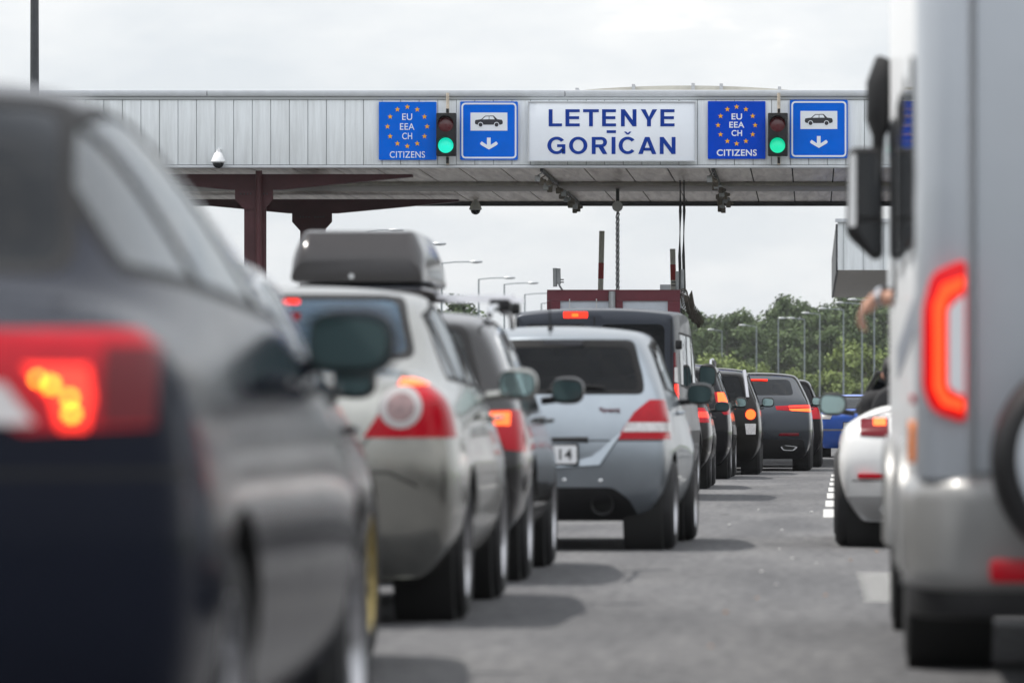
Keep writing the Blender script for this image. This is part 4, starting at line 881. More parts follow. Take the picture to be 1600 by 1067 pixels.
# warm grey estate under a roof box
def exD(root, bm, hit):
    roof_rail(root, .75, 2.9, .66, 1.45, M['chrome'], .018, .045)
    MB().tube([(-.42, .12, .30), (-.42, -.01, .29)], .03, 10).build('exhaust', M['chrome'], root)
sp = hatch(4.57, .905, 1.50, (.98, 3.60), [.14, .03, 0, .08, .50], zb=.95, zbf=.92, ywt=2.5, ycowl=3.25, zhood=.97, paint=PA['grey'], wr=.318, plate=(.66, ''), wroof=.66,
           rglass=(roundpoly([(-.66, 1.02), (.66, 1.02), (.54, 1.40), (-.54, 1.40)], .07), roundpoly([(-.62, 1.05), (.62, 1.05), (.51, 1.37), (-.51, 1.37)], .06)), stm=M['chrome'],
           dlo=dlo((.55, 1.05), (.95, 1.36), (2.5, 1.38), (3.2, .98), [(.27, .22), (.60, .60)], (1.6, 1.41)), wscreen=[(-.66, .97), (.66, .97), (.53, 1.39), (-.53, 1.39)],
           lights=[([(.64, .925), (.95, .935), (.95, .70), (.78, .72), (.73, .82)], M['red'], .42, [([(.655, .915), (.80, .92), (.80, .848), (.70, .85)], M['hot'], 'lit_lamp')])],
           gaps=[[(1.6, .36), (1.52, .62), (1.38, .95)], [(2.55, .34), (2.56, .94)], [(3.35, .42), (3.28, .9)]], mir=(2.92, 1.05, .195, .16, .885, PA['black'], M['mirrordark']), handles=[(1.8, .88, .875), (2.75, .87, .875)], extra=exD, rgaps=[([(-.7, .70), (.7, .70)], .01)])
car('station_wagon', 'grey station wagon carrying a roof box, front of the blurred cars', 'car', *place(-2.425, 27.2), sp)
rb = empty('roof_rack', (-2.425, 28.9, 0), 'silver roof bars across the station wagon, right end sticking out', 'roof rack')
for y in (0, .95):
    MB().prism([(-.045, 1.560), (.045, 1.560), (.03, 1.585), (-.03, 1.585)], 'x', -.74, .74).build('cross_bar', M['alloy'], rb).location.y = y
    for s in (1, -1): MB().box(s * .66 - .06, s * .66 + .06, y - .05, y + .05, 1.49, 1.557, .015).build('foot', M['black'], rb)
bx = empty('roof_box', (-2.425, 28.05, 0), 'glossy dark grey roof box strapped on the roof bars of the wagon', 'roof box')
def boxmesh(z0, z1, nm, m):
    b = MB(); x0, x1 = -.455, .31; rows = []
    for y, sx_, h in ((-.02, .955, .42), (.0, .965, .55), (.10, .985, .93), (.16, .99, .975), (.5, 1, 1), (1.3, 1, .99), (1.8, .95, .85), (2.0, .80, .55)):
        cx, hw_ = (x0 + x1) / 2, (x1 - x0) / 2 * sx_; top = z0 + (z1 - z0) * h
        pr = roundpoly([(cx - hw_, z0), (cx + hw_, z0), (cx + hw_ * .95, z0 + (top - z0) * .55), (cx + hw_ * .80, top), (cx - hw_ * .80, top), (cx - hw_ * .95, z0 + (top - z0) * .55)], .035, 3)
        rows.append([b.bm.verts.new((u, y, v)) for u, v in pr])
    n = len(rows[0])
    for a, c in zip(rows, rows[1:]):
        for i in range(n): b.bm.faces.new((a[i], a[(i + 1) % n], c[(i + 1) % n], c[i]))
    b.bm.faces.new(rows[0]); b.bm.faces.new(rows[-1]); bmesh.ops.recalc_face_normals(b.bm, faces=b.bm.faces)
    return b.build(nm, m, bx)
boxmesh(1.635, 1.93, 'lid', mat('box_grey', (.026, .023, .024), .14, coat=.15, var=.06)); boxmesh(1.590, 1.631, 'base', mat('box_base', (.03, .033, .045), .3, coat=.5))
MB().prism(circ(-.10, 1.665, .014, 12), 'y', -.03, .03).build('lock', M['chrome'], bx)

# blue silver hatchback in the middle of the picture
def exE(root, bm, hit):
    antenna(root, (0, .62, 1.495), .20, .45)
    y = hit(.385, .32); MB().lathe([(.03, .062), (-.06, .066), (-.065, .075), (.03, .080), (.05, .080)], (.385, y + .02, .315), 'y', 28).build('exhaust', M['black'], root); MB().lathe([(0, .0001), (0, .061)], (.385, y + .0, .315), 'y', 24).build('exhaust_bore', M['under'], root)
    y = hit(.45, .94) + .004; text('Sport', 'badge', M['darkred'], root, .14, .038, .37, y - .006 - .0, .92, .012, bold=.03)
    for x, z in ((.14, .475), (.38, .47)): MB().ball((x, hit(x, z), z), (.014, .008, .014), 10).build('parking_sensor', M['chrome'], root)
    MB().tube([(.02, hit(.02, 1.08) - .02, 1.075), (.25, hit(.25, 1.11) - .018, 1.105), (.40, hit(.4, 1.10) - .016, 1.09)], .010, 6).build('rear_wiper', M['black'], root)
    MB().prism(rrect(-.02, .24, 1.375, 1.405, .01), 'y', hit(.1, 1.39) - .008, hit(.1, 1.39) + .02).build('high_brake_light', M['darkalloy'], root)
    for s in (1, -1):
        A = [(.655, 1.03), (.435, .725), (.325, .632), (.05, .565)]; B = [(.675, 1.005), (.47, .715), (.375, .575), (.05, .555)]; b = MB()
        for (a0, a1), (b0, b1) in zip(zip(A, A[1:]), zip(B, B[1:])):
            g0 = lambda q, d: Vector((s * q[0], hit(s * q[0], q[1]) - d, q[1])); f_ = [g0(a0, .001), g0(a1, .001), g0(b1, .022), g0(b0, .022 if b0 != B[0] else .003)]; e_ = [f_[3], f_[2], g0((b1[0] + .008, b1[1] - .012), -.004), g0((b0[0] + .008, b0[1] - .012), -.004)]
            b.quad(*f_); b.quad(*e_)
        b.bm.normal_update(); bmesh.ops.reverse_faces(b.bm, faces=[f for f in b.bm.faces if f.normal.y > 0]); b.build('tailgate_crease', PA['silver'], root)
    MB().tube([(-.26, hit(-.26, .742) - .004, .742), (.30, hit(.3, .742) - .004, .742)], .020, 8).build('tailgate_grip', M['black'], root)
sp = hatch(3.89, .855, 1.525, (.66, 3.09), [.15, .03, 0, .07, .34], zb=1.0, zbf=.95, ywt=2.25, ycowl=2.95, zhood=.98, zrear=1.435, wroof=.635, paint=PA['silver'], wr=.305, tw=.215, gap=.045, plate=(.645, 'NW-114', -.035), inset=.0, rgm=M['privacy'], sgm=M['smoked'],
           rglass=(roundpoly([(-.665, 1.045), (.665, 1.045), (.655, 1.15), (.575, 1.415), (-.575, 1.415), (-.655, 1.15)], .05), roundpoly([(-.62, 1.075), (.62, 1.075), (.61, 1.15), (.545, 1.36), (-.545, 1.36), (-.61, 1.15)], .05)),
           dlo=dlo((.62, 1.08), (.80, 1.38), (2.2, 1.40), (2.88, 1.0), [(.14, .10), (.55, .52)], (1.45, 1.435)), wscreen=[(-.62, 1.0), (.62, 1.0), (.52, 1.41), (-.52, 1.41)],
           lights=[([(.485, .745), (.99, .745), (.99, .97), (.79, 1.008), (.70, 1.008), (.60, .925)], M['red'], .40, [([(.515, .80), (.60, .80), (.63, .855), (.545, .855)], M['hot'], 'lit_lamp'), ([(.525, .795), (.99, .795), (.99, .857), (.558, .857)], M['clear'], 'reverse_light')][1:]), ],
           rtrim=[(roundpoly([(-.66, .14), (.66, .14), (.57, .34), (.46, .425), (-.46, .425), (-.57, .34)], .04), M['black'], 'bumper_insert')],
           gaps=[[(1.28, .34), (1.2, .65), (1.1, 1.0)], [(2.2, .32), (2.25, 1.0)], [(3.0, .45), (2.95, .93)]], rgaps=[([(-.79, .737), (-.48, .737), (.48, .737), (.79, .737)], .010)],
           mir=(1.98, 1.055, .19, .155, .845, PA['black'], M['mirrordark']), handles=[(1.45, .92, .83)], extra=exE, crease=dict(corner=.35, ucorner=.5, lip=.7, roof=.35, belt=.3, rbelt=.2))
car('hatchback', 'blue silver hatchback with black bumper insert and round exhaust', 'car', *place(-1.80, 34.1, -1.9), sp)
# dark slate van
def exF(root, bm, hit):
    bar_light(root, hit, -.33, -.07, 1.945, 2.015, M['lit'])
    MB().prism(rrect(-.24, -.17, 1.96, 1.995, .01), 'y', hit(-.2, 1.98) - .016, hit(-.2, 1.98) - .0125).build('lit_bulb', M['hot'], root.children[-1])
    for s in (1, -1):
        for z in (1.66, .95, .62): MB().box(s * .905 - .035, s * .905 + .035, .0, .06, z - .05, z + .05, .012).build('door_hinge', M['black'], root)
    MB().box(-.12, -.06, hit(-.1, 1.0) - .03, hit(-.1, 1.0) + .02, .93, 1.08, .012).build('door_handle', M['black'], root)
sp = hatch(4.95, .965, 2.075, (.98, 4.08), [.10, .02, 0, .02, .07], zb=1.12, zbf=1.08, ywt=3.55, ycowl=4.4, zhood=1.15, zrear=2.03, wroof=.895, rgm=M['privacy'], sgm=M['smoked'], paint=PA['van'], wr=.335, plate=(.75, 'KX-38'), pcr=.05,
           rglass=(None, [rrect(-.75, -.06, 1.18, 1.88, .07), rrect(.06, .75, 1.18, 1.88, .07)]), dlo=dlo((.35, 1.22), (.38, 1.80), (3.45, 1.80), (4.25, 1.15), [(.36, .44), (.68, .86)]),
           wscreen=[(-.78, 1.12), (.78, 1.12), (.70, 1.90), (-.70, 1.90)], lights=[([(.845, 1.58), (1.05, 1.58), (1.05, 1.05), (.845, 1.05)], M['darkred'], .16, [([(.855, 1.24), (1.05, 1.24), (1.05, 1.08), (.855, 1.08)], M['lit'], 'lit_lamp'), ([(.855, 1.42), (1.05, 1.42), (1.05, 1.26), (.855, 1.26)], M['clear'], 'reverse_light')])],
           rgaps=[([(0, .5), (0, 1.96)], .016), ([(-.82, 1.93), (-.82, .5)], .01), ([(.82, 1.93), (.82, .5)], .01)], gaps=[[(1.9, .4), (1.9, 1.9)], [(3.1, .4), (3.1, 1.85)]],
           strim=[([(.05, .60), (4.9, .60), (4.9, .74), (.05, .74)], M['black'], 'side_moulding')], mir=(3.95, 1.36, .20, .28, .94, M['black'], M['mirrordark']), handles=[(2.0, 1.12, .945), (3.3, 1.12, .945)], hm=M['black'], extra=exF, crease=dict(corner=.7, ucorner=.75, lip=.65, roof=.6, belt=.1, rbelt=0))
car('van', 'dark slate passenger van with split rear doors and a glowing high brake light', 'van', *place(-2.335, 54.6, -1.35), sp)
# low dark car mostly hidden past the van
base = dict(dlo=dlo((.55, 1.02), (.9, 1.33), (2.5, 1.35), (3.2, .96), [(.26, .2), (.6, .6)], (1.6, 1.38)), wscreen=[(-.66, .95), (.66, .95), (.53, 1.36), (-.53, 1.36)],
            rglass=(roundpoly([(-.66, 1.0), (.66, 1.0), (.54, 1.37), (-.54, 1.37)], .07), roundpoly([(-.62, 1.03), (.62, 1.03), (.51, 1.34), (-.51, 1.34)], .06)))
sp = hatch(4.3, .90, 1.48, (.85, 3.45), [.14, .03, 0, .10, .5], zb=.95, zbf=.92, ywt=2.5, ycowl=3.25, paint=PA['black2'], plate=(.66, ''), mir=(2.9, 1.02, .22, .16, .87, M['black'], M['mirrordark']), handles=[(1.7, .88, .865)],
           lights=[([(.60, 1.0), (.95, 1.0), (.95, .82), (.66, .82)], M['red'], .35, [([(.7, .95), (.95, .95), (.95, .88), (.7, .88)], M['lit'], 'lit_lamp')])], gaps=[[(1.5, .36), (1.45, .93)], [(2.4, .34), (2.42, .92)]], **base)
car('hatchback', 'low dark hatchback showing only its flank just past the van', 'car', *place(-2.13, 62.8), sp)
# dark SUV with silver roof rails
sub = dict(dlo=dlo((.45, 1.10), (.62, 1.52), (2.55, 1.54), (3.25, 1.06), [(.22, .20), (.60, .62)], (1.5, 1.56)), wscreen=[(-.68, 1.06), (.68, 1.06), (.56, 1.54), (-.56, 1.54)],
           rglass=(roundpoly([(-.70, 1.14), (.70, 1.14), (.60, 1.54), (-.60, 1.54)], .08), roundpoly([(-.66, 1.17), (.66, 1.17), (.56, 1.51), (-.56, 1.51)], .07)))
sp = hatch(4.5, .92, 1.67, (.9, 3.55), [.14, .03, 0, .04, .24], zb=1.06, zbf=1.02, ywt=2.5, ycowl=3.3, zhood=1.08, wroof=.68, rgm=M['privacy'], sgm=M['smoked'], paint=PA['black'], wr=.355, tw=.23, plate=(.75, ''), mir=(2.95, 1.10, .22, .19, .88, M['black']), handles=[(1.7, 1.0, .89)],
           lights=[([(.66, 1.24), (.98, 1.24), (.98, .92), (.80, .92), (.70, 1.04)], M['red'], .40, [([(.70, 1.235), (.98, 1.235), (.98, 1.07), (.72, 1.07)], M['hot'], 'lit_lamp')])], gaps=[[(1.5, .4), (1.45, 1.04)], [(2.45, .38), (2.47, 1.03)]],
           extra=lambda r, b, h: roof_rail(r, .55, 2.6, .60, 1.595, M['chrome'], .024, .10), crease=dict(corner=.4, ucorner=.45, lip=.6, roof=.4, belt=.3, rbelt=.3), **sub)
car('suv', 'dark SUV with silver roof rails and a glowing triangular taillight', 'car', *place(-2.07, 72.8, -.6), sp)
# upright black SUV with round stacked lamps
def exI(root, bm, hit):
    for s in (1, -1): MB().tube([(s * .70, .10, 1.18), (s * .645, .30, 1.60)], .030, 8).build('pillar_trim', M['alloy'], root)
sp = hatch(4.55, .93, 1.66, (.88, 3.5), [.10, .02, 0, .02, .24], zb=1.08, zbf=1.04, ywt=2.6, ycowl=3.35, zhood=1.10, wroof=.68, rgm=M['privacy'], sgm=M['smoked'], paint=PA['black2'], wr=.365, tw=.24, plate=(.72, ''), mir=(2.95, 1.12, .23, .19, .89, M['black']), handles=[(1.7, 1.02, .9)],
           lights=[(circ(.745, .925, .098, 18), M['darkred'], .4, [(circ(.745, .925, .078, 18), M['hot'], 'lit_lamp')]), ([(.66, .785), (.83, .785), (.82, .62), (.68, .62)], M['clear'], .4, [], 'reverse_light')], gaps=[[(1.5, .4), (1.45, 1.06)], [(2.45, .38), (2.47, 1.05)]],
           extra=exI, crease=dict(corner=.5, ucorner=.5, lip=.6, roof=.4, belt=.3, rbelt=.3), **sub)
car('suv', 'upright black SUV with round orange stoplight above a clear square lamp', 'car', *place(-1.70, 78.3), sp)
# gunmetal coupe SUV
def exJ(root, bm, hit):
    bar_light(root, hit, -.10, .20, 1.475, 1.51, M['lit'])
    for s in (1, -1): MB().prism([(s * u, v) for u, v in roundpoly([(.40, .44), (.72, .40), (.64, .33), (.46, .34)], .04)][::s], 'y', hit(s * .55, .4) - .02, hit(s * .55, .4) + .05).build('exhaust_surround', M['chrome'], root); MB().prism([(s * u, v) for u, v in roundpoly([(.44, .425), (.68, .395), (.62, .345), (.48, .352)], .03)][::s], 'y', hit(s * .55, .4) - .024, hit(s * .55, .4) - .0205).build('exhaust', M['under'], root)
    for s in (1, -1): MB().box(s * .55 - .18, s * .55 + .18, hit(s * .5, .6) - .012, hit(s * .5, .6) + .05, .575, .625, .01).build('reflector', M['darkred'], root)
sp = hatch(4.73, .955, 1.63, (.93, 3.80), [.12, .03, 0, .06, 1.05], zb=1.10, zbf=1.06, ywt=2.7, ycowl=3.5, zhood=1.10, zrear=1.56, wroof=.68, rgm=M['privacy'], sgm=M['smoked'], paint=PA['gun'], wr=.375, tw=.27, mir=(3.1, 1.15, .21, .19, .91, M['black']), handles=[(1.8, 1.02, .92)],
           dlo=dlo((1.0, 1.15), (1.5, 1.47), (2.7, 1.52), (3.4, 1.10), [(.20, .15), (.58, .55)], (2.1, 1.54)), wscreen=[(-.7, 1.08), (.7, 1.08), (.57, 1.52), (-.57, 1.52)],
           rglass=(roundpoly([(-.70, 1.18), (.70, 1.18), (.60, 1.54), (-.60, 1.54)], .09), roundpoly([(-.64, 1.24), (.64, 1.24), (.56, 1.50), (-.56, 1.50)], .07)), rsm=PA['gun'],
           lights=[([(.34, 1.06), (.99, 1.095), (.99, .955), (.36, 1.0)], M['red'], .40, [([(.56, 1.065), (.90, 1.08), (.90, 1.045), (.56, 1.035)], M['lit'], 'lit_bar'), ([(.56, 1.015), (.92, 1.025), (.92, .97), (.60, .985)], M['hot'], 'lit_bar')])],
           rtrim=[(roundpoly([(-.86, .20), (.86, .20), (.80, .52), (-.80, .52)], .05), M['black'], 'bumper_insert')], gaps=[[(1.6, .42), (1.5, 1.08)], [(2.5, .4), (2.5, 1.06)]], extra=exJ, crease=dict(corner=.35, ucorner=.4, lip=.3, roof=.35, belt=.4, rbelt=.4))
car('suv', 'gunmetal coupe SUV with twin bar orange taillights and chrome exhaust trim', 'car', *place(-.955, 83.6, -.5), sp)
sp = hatch(4.4, .89, 1.58, (.85, 3.5), [.14, .03, 0, .10, .5], zb=.98, zbf=.95, ywt=2.5, ycowl=3.25, paint=PA['char'], plate=(.7, ''), mir=(2.9, 1.05, .2, .17, .87, M['black'], M['mirrordark']),
           lights=[([(.60, 1.05), (.95, 1.05), (.95, .85), (.66, .85)], M['red'], .35, [])], **{**base, 'dlo': dlo((.55, 1.05), (.85, 1.42), (2.5, 1.44), (3.2, 1.0), [(.26, .2), (.6, .6)], (1.6, 1.47))})
car('hatchback', 'dark hatchback under the canopy, peeking out beyond the coupe SUV', 'car', *place(-.70, 89.6, -.3), sp)
sp = sedan(4.3, .87, 1.40, (.9, 3.5), zb=.90, zdeck=1.02, paint=PA['blue'], ydeck=.62, rglass=(roundpoly([(-.62, 1.06), (.62, 1.06), (.5, 1.34), (-.5, 1.34)], .06), roundpoly([(-.58, 1.08), (.58, 1.08), (.47, 1.31), (-.47, 1.31)], .05)), rgy=1.7, plate=(.70, ''), pcr=.1,
           dlo=dlo((1.0, .98), (1.45, 1.26), (2.5, 1.29), (3.2, .93), [(.16, .06), (.56, .52)], (1.9, 1.32)), wscreen=[(-.62, .93), (.62, .93), (.5, 1.3), (-.5, 1.3)],
           lights=[([(.50, .93), (.95, .95), (.95, .83), (.55, .83)], M['clear'], .34, [])], rtrim=[([(-.9, .58), (.9, .58), (.9, .62), (-.9, .62)], M['alloy'], 'bumper_strip')], mir=(2.9, .98, .19, .15, .84, PA['blue']), gaps=[[(2.5, .36), (2.5, .9)]])
car('sedan', 'bright blue sedan beyond the canopy, left of the white roadster', 'car', *place(.93, 111.5), sp, None)

# ------------------------------------------------------------------ people
def skin_mesh(caps, vox, name, m, parent, smooth=6):
    g = MB()
    for a, b, ra, rb in caps:
        a, b = Vector(a), Vector(b)
        if (a - b).length < 1e-5: g.ball(a, ra, 14); continue
        g.tube([a, a.lerp(b, .33), a.lerp(b, .67), b], [ra, ra + (rb - ra) * .33, ra + (rb - ra) * .67, rb], 12); g.ball(a, ra, 12); g.ball(b, rb, 12)
    o = g.build(name, m, None); r = o.modifiers.new('r', 'REMESH'); r.mode = 'VOXEL'; r.voxel_size = vox
    s = o.modifiers.new('s', 'SMOOTH'); s.iterations = smooth; s.factor = .5; bpy.context.view_layer.update()
    me = bpy.data.meshes.new_from_object(o.evaluated_get(bpy.context.evaluated_depsgraph_get())); o.modifiers.clear(); o.data = me; me.name = name
    me.materials.clear(); me.materials.append(m)
    for p_ in me.polygons: p_.use_smooth = True
    o.name = name; o.parent = parent; return o
def head(c, d=1.0):
    x, y, z = c; V_ = Vector
    return [((x, y - .02, z + .03), (x, y + .02, z + .03), .082, .080), ((x, y + .02, z - .03), (x, y + .035, z - .075), .066, .048), ((x, y + .095, z + .0), (x, y + .108, z - .022), .010, .015),
            ((x - .078, y, z), (x - .08, y, z - .03), .014, .012), ((x + .078, y, z), (x + .08, y, z - .03), .014, .012), ((x - .03, y + .085, z + .035), (x + .03, y + .085, z + .035), .012, .012), ((x - .02, y + .082, z - .058), (x + .02, y + .082, z - .058), .010, .010)]
def hand(wr, dirn, up, curl=.5, s=1.0):
    w_, d, u = Vector(wr), Vector(dirn).normalized(), Vector(up).normalized(); sd_ = d.cross(u).normalized(); out = [(w_, w_ + d * .04 * s, .024 * s, .030 * s)]
    for k, ln in enumerate((.070, .078, .073, .058)):
        o = (k - 1.5) * .021 * s; a = w_ + d * .03 * s + sd_ * o * .7; b = w_ + d * .088 * s + sd_ * o; out.append((a, b, .015 * s, .0105 * s))
        c1 = b + (d * math.cos(curl) - u * math.sin(curl)) * ln * .5 * s; c2 = c1 + (d * math.cos(curl * 2.1) - u * math.sin(curl * 2.1)) * ln * .5 * s; out += [(b, c1, .0100 * s, .009 * s), (c1, c2, .009 * s, .0075 * s)]
    a = w_ + d * .02 * s + sd_ * .028 * s; b = a + (d * .6 + sd_ * .7 - u * .3) * .045 * s; c = b + (d * .9 + sd_ * .1 - u * .45) * .034 * s; out += [(a, b, .014 * s, .011 * s), (b, c, .011 * s, .009 * s)]
    return out

# white roadster with its roof down
def exM(root, bm, hit):
    fs = cut(bm, roundpoly([(-.62, 1.30), (.62, 1.30), (.60, 2.52), (-.60, 2.52)], .14, 4), 'xy', lambda c, n: n.z > .25 and c.z > .7)
    bmesh.ops.delete(bm, geom=fs, context='FACES')
    tub = MB().box(-.70, .70, 1.22, 2.6, .30, .34).box(-.70, .70, 1.20, 1.24, .341, .90).box(-.72, -.68, 1.22, 2.6, .341, .84).box(.68, .72, 1.22, 2.6, .341, .84).box(-.66, .66, 2.50, 2.62, .341, .92, .03)
    tub.build('cockpit', M['black'], root)
    for s in (-1, 1):
        st_ = MB().box(s * .40 - .25, s * .40 + .25, 1.55, 2.1, .36, .52, .05).prism(roundpoly([(s * .40 - .25, .50), (s * .40 + .25, .50), (s * .40 + .23, 1.0), (s * .40 + .15, 1.10), (s * .40 - .15, 1.10), (s * .40 - .23, 1.0)], .06), 'y', 1.36, 1.52, .03)
        st_.build('seat', M['cloth'], root)
        MB().prism(roundpoly([(s * .40 - .12, 1.115), (s * .40 + .12, 1.115), (s * .40 + .10, 1.22), (s * .40 - .10, 1.22)], .04), 'y', 1.36, 1.46, .02).build('headrest', M['cloth'], root)
    MB().tube([(-.72, 2.75, .93), (-.58, 2.34, 1.21), (0, 2.28, 1.25), (.58, 2.34, 1.21), (.72, 2.75, .93)], .022, 8).build('windscreen_frame', M['black'], root)
    MB().quad((-.70, 2.74, .94), (.70, 2.74, .94), (.56, 2.345, 1.20), (-.56, 2.345, 1.20)).build('windscreen', M['glass'], root)
    MB().tube([(-.36 + .15 * math.cos(a), 2.22 + .05 * math.sin(a), .80 + .15 * math.sin(a)) for a in [2 * math.pi * k / 16 for k in range(17)]], .014, 8, False).build('steering_wheel', M['black'], root)
    for s in (-1, 1): MB().box(s * .62 - .12, s * .62 + .12, hit(s * .6, .5) - .012, hit(s * .6, .5) + .04, .475, .51, .008).build('reflector', M['red'], root)
    MB().tube([(-.55, .15, .27), (-.55, -.02, .27)], .045, 12).build('exhaust', M['chrome'], root)
    MB().box(-.18, .18, .42, .46, .985, 1.02, .008).build('high_brake_light', M['darkred'], root)
W_ = .885; L_m = 4.15
st = [(0, 0, .955, .60, .80, .80, .84), (.32, .30, .995, .60, .82, .82, .875), (.85, .8, 1.01, .62, .83, .84, .90), (1.35, 1.3, .97, .63, .83, .83, .885), (2.0, 1.95, .95, .63, .83, .82, .875), (2.6, 2.6, .95, .64, .82, .82, .88), (3.1, 3.1, .90, .64, .78, .80, .895), (3.7, 3.7, .80, .60, .70, .76, .87), (L_m, L_m, .66, .5, .56, .70, .76)]
sp = dict(L=L_m, W=W_, H=1.25, st=st, wy=(.80, 3.25), rear=[.16, .04, 0, .05, .22], front=[.12, .03, 0, .05, .14], zb=.83, pcr=.20, paint=PA['white'], wr=.325, tw=.25, inset=-.005, zrow=(.18, .33, .58), plate=(.62, ''), rim=M['darkalloy'], dlo=([(1, 5), (1.1, 5), (1.1, 5.1)], []),
          lights=[([(.53, .755), (.72, .765), (.72, .885), (.53, .885)], M['darkred'], .35, [([(.545, .83), (.63, .83), (.63, .88), (.545, .88)], M['hot'], 'lit_lamp')])], rtrim=[(roundpoly([(-.82, .18), (.82, .18), (.86, .355), (-.86, .355)], .03), mat('grey_diffuser', (.42, .42, .42), .5), 'diffuser')],
          rgaps=[([(-.8, .90), (.8, .90)], .008), ([(-.78, .46), (.78, .46)], .008)], gaps=[[(1.5, .36), (1.45, .80)], [(2.7, .36), (2.75, .78)]], mir=(2.42, .985, .20, .175, .80, M['black'], M['mirror']), extra=exM, crease=dict(corner=.3, roof=.15, belt=.35, ucorner=.3, lip=.4, rbelt=.4))
car('roadster', 'white open roadster with square red taillight, left of the motorhome front', 'car', *place(1.045, 34.7), sp, None)
pr_ = empty('person', (1.045, 34.7, 0), 'driver in black with dark hair seated in the white roadster', 'person')
hx, hy, hz = -.47, 1.66, 1.20
caps = head((hx, hy, hz)) + [((hx, hy, hz - .06), (-.45, 1.62, 1.02), .052, .058), ((-.45, 1.62, .98), (-.42, 1.74, .58), .12, .14), ((-.45 - .16, 1.62, .985), (-.45 + .16, 1.62, .985), .075, .075), ((-.42 - .09, 1.78, .60), (-.46, 2.2, .62), .085, .06), ((-.42 + .09, 1.78, .60), (-.34, 2.2, .62), .085, .06)]
for s in (-1, 1):
    sh, el, wr_ = Vector((-.45 + s * .19, 1.62, .98)), Vector((-.45 + s * .24, 1.88, .80)), Vector((-.38 + s * .13, 2.14, .86)); caps += [(sh, el, .052, .042), (el, wr_, .042, .030)] + hand(wr_, (-.1 * s, .5, .35), (0, -.4, 1), .7)
skin_mesh(caps, .010, 'body', M['skin'], pr_)
jk = [((-.45, 1.62, .985), (-.42, 1.74, .56), .15, .165), ((-.45 - .17, 1.62, .99), (-.45 + .17, 1.62, .99), .095, .095), ((hx, 1.63, 1.045), (hx, 1.63, 1.03), .075, .085)]
for s in (-1, 1): jk += [(Vector((-.45 + s * .19, 1.62, .985)), Vector((-.45 + s * .24, 1.88, .80)), .075, .058), (Vector((-.45 + s * .24, 1.88, .80)), Vector((-.385 + s * .14, 2.12, .855)), .058, .044)]
skin_mesh(jk, .014, 'jacket', M['cloth'], pr_)
skin_mesh([((hx, hy - .035, hz + .035), (hx, hy + .02, hz + .055), .088, .082), ((hx, hy - .045, hz - .01), (hx, hy - .03, hz - .07), .072, .058)], .012, 'hair', M['hair'], pr_, 4)

# ------------------------------------------------------------------ motorhome
M['strip'] = mat('lit_red_strip', (.6, .05, .01), .2, emit=(1, .05, .006), es=1.7); M['mhwhite'] = mat('motorhome_white', (.74, .75, .76), .42, 0, .15, var=.04, vs=1.5, rvar=.06); M['mhgrey'] = mat('motorhome_silver_grey', (.44, .47, .51), .35, .25, .5, var=.05, vs=1.5); M['mhbump'] = mat('motorhome_bumper', (.21, .21, .207), .38, .15, .5, var=.07, vs=3, rvar=.08)
mh = empty('motorhome', (1.49, 16.0, 0), 'tall white motorhome filling the right edge with a lit taillight', 'motorhome')
def slab(nm, m, x0, x1, y0, y1, z0, z1, r, bev=.0, par=None):
    return MB().prism(rrect(x0, x1, y0, y1, r, 5), 'z', z0, z1, bev, 3).build(nm, m, par or mh)
slab('body', M['mhwhite'], -1.15, 1.15, .02, 6.75, .60, 2.88, .10, .09)
slab('rear_wall', M['mhgrey'], -.985, .985, -.018, .30, .72, 2.80, .012, .008)
for s in (-1, 1):
    x0, x1 = (-1.165, -1.005) if s < 0 else (1.005, 1.165)
    pl = [(s * 1.005, -.045), (s * 1.08, -.04), (s * 1.13, -.015), (s * 1.158, .03), (s * 1.165, .09), (s * 1.165, .26), (s * 1.0, .26)]
    MB().prism(pl, 'z', .70, 2.82, .012, 2).build('corner_column', M['mhgrey'], mh)
    X = lambda u: s * -u
    th = [(X(-1.148), 1.24), (X(-1.12), 1.345), (X(-1.012), 1.392), (X(-1.012), .876), (X(-1.12), .915), (X(-1.148), .985)][::(1 if s < 0 else -1)]
    tl = MB().prism(roundpoly(th, .03), 'y', -.072, .07, .006).build('taillight', M['glow'], mh)
    C_ = [(-1.02, 1.335), (-1.088, 1.31), (-1.115, 1.245), (-1.115, .985), (-1.088, .935), (-1.02, .915), (-1.02, .948), (-1.07, .965), (-1.083, 1.0), (-1.083, 1.22), (-1.07, 1.268), (-1.02, 1.30)]
    MB().prism([(X(u), v) for u, v in C_][::s], 'y', -.080, -.0725).build('lit_strip', M['strip'], tl)
    MB().prism([(X(u), v) for u, v in roundpoly([(-1.068, 1.235), (-1.018, 1.28), (-1.018, .96), (-1.068, .99)], .012)][::s], 'y', -.078, -.0725).build('clear_lens', M['plate'], tl)
bp = [(-1.13, 1.1), (-1.20, .95), (-1.215, .25), (-1.17, .02), (-1.05, -.10), (-.6, -.145), (.6, -.145), (1.05, -.10), (1.17, .02), (1.215, .25), (1.20, .95), (1.13, 1.1)]
MB().prism(roundpoly(bp, .10, 4), 'z', .345, .715, .075, 5).build('rear_bumper', M['mhbump'], mh)
MB().prism(roundpoly([(u * .985, v * .97 + .03) for u, v in bp], .10, 3), 'z', .27, .40, .02).build('bumper_undertray', M['black'], mh)
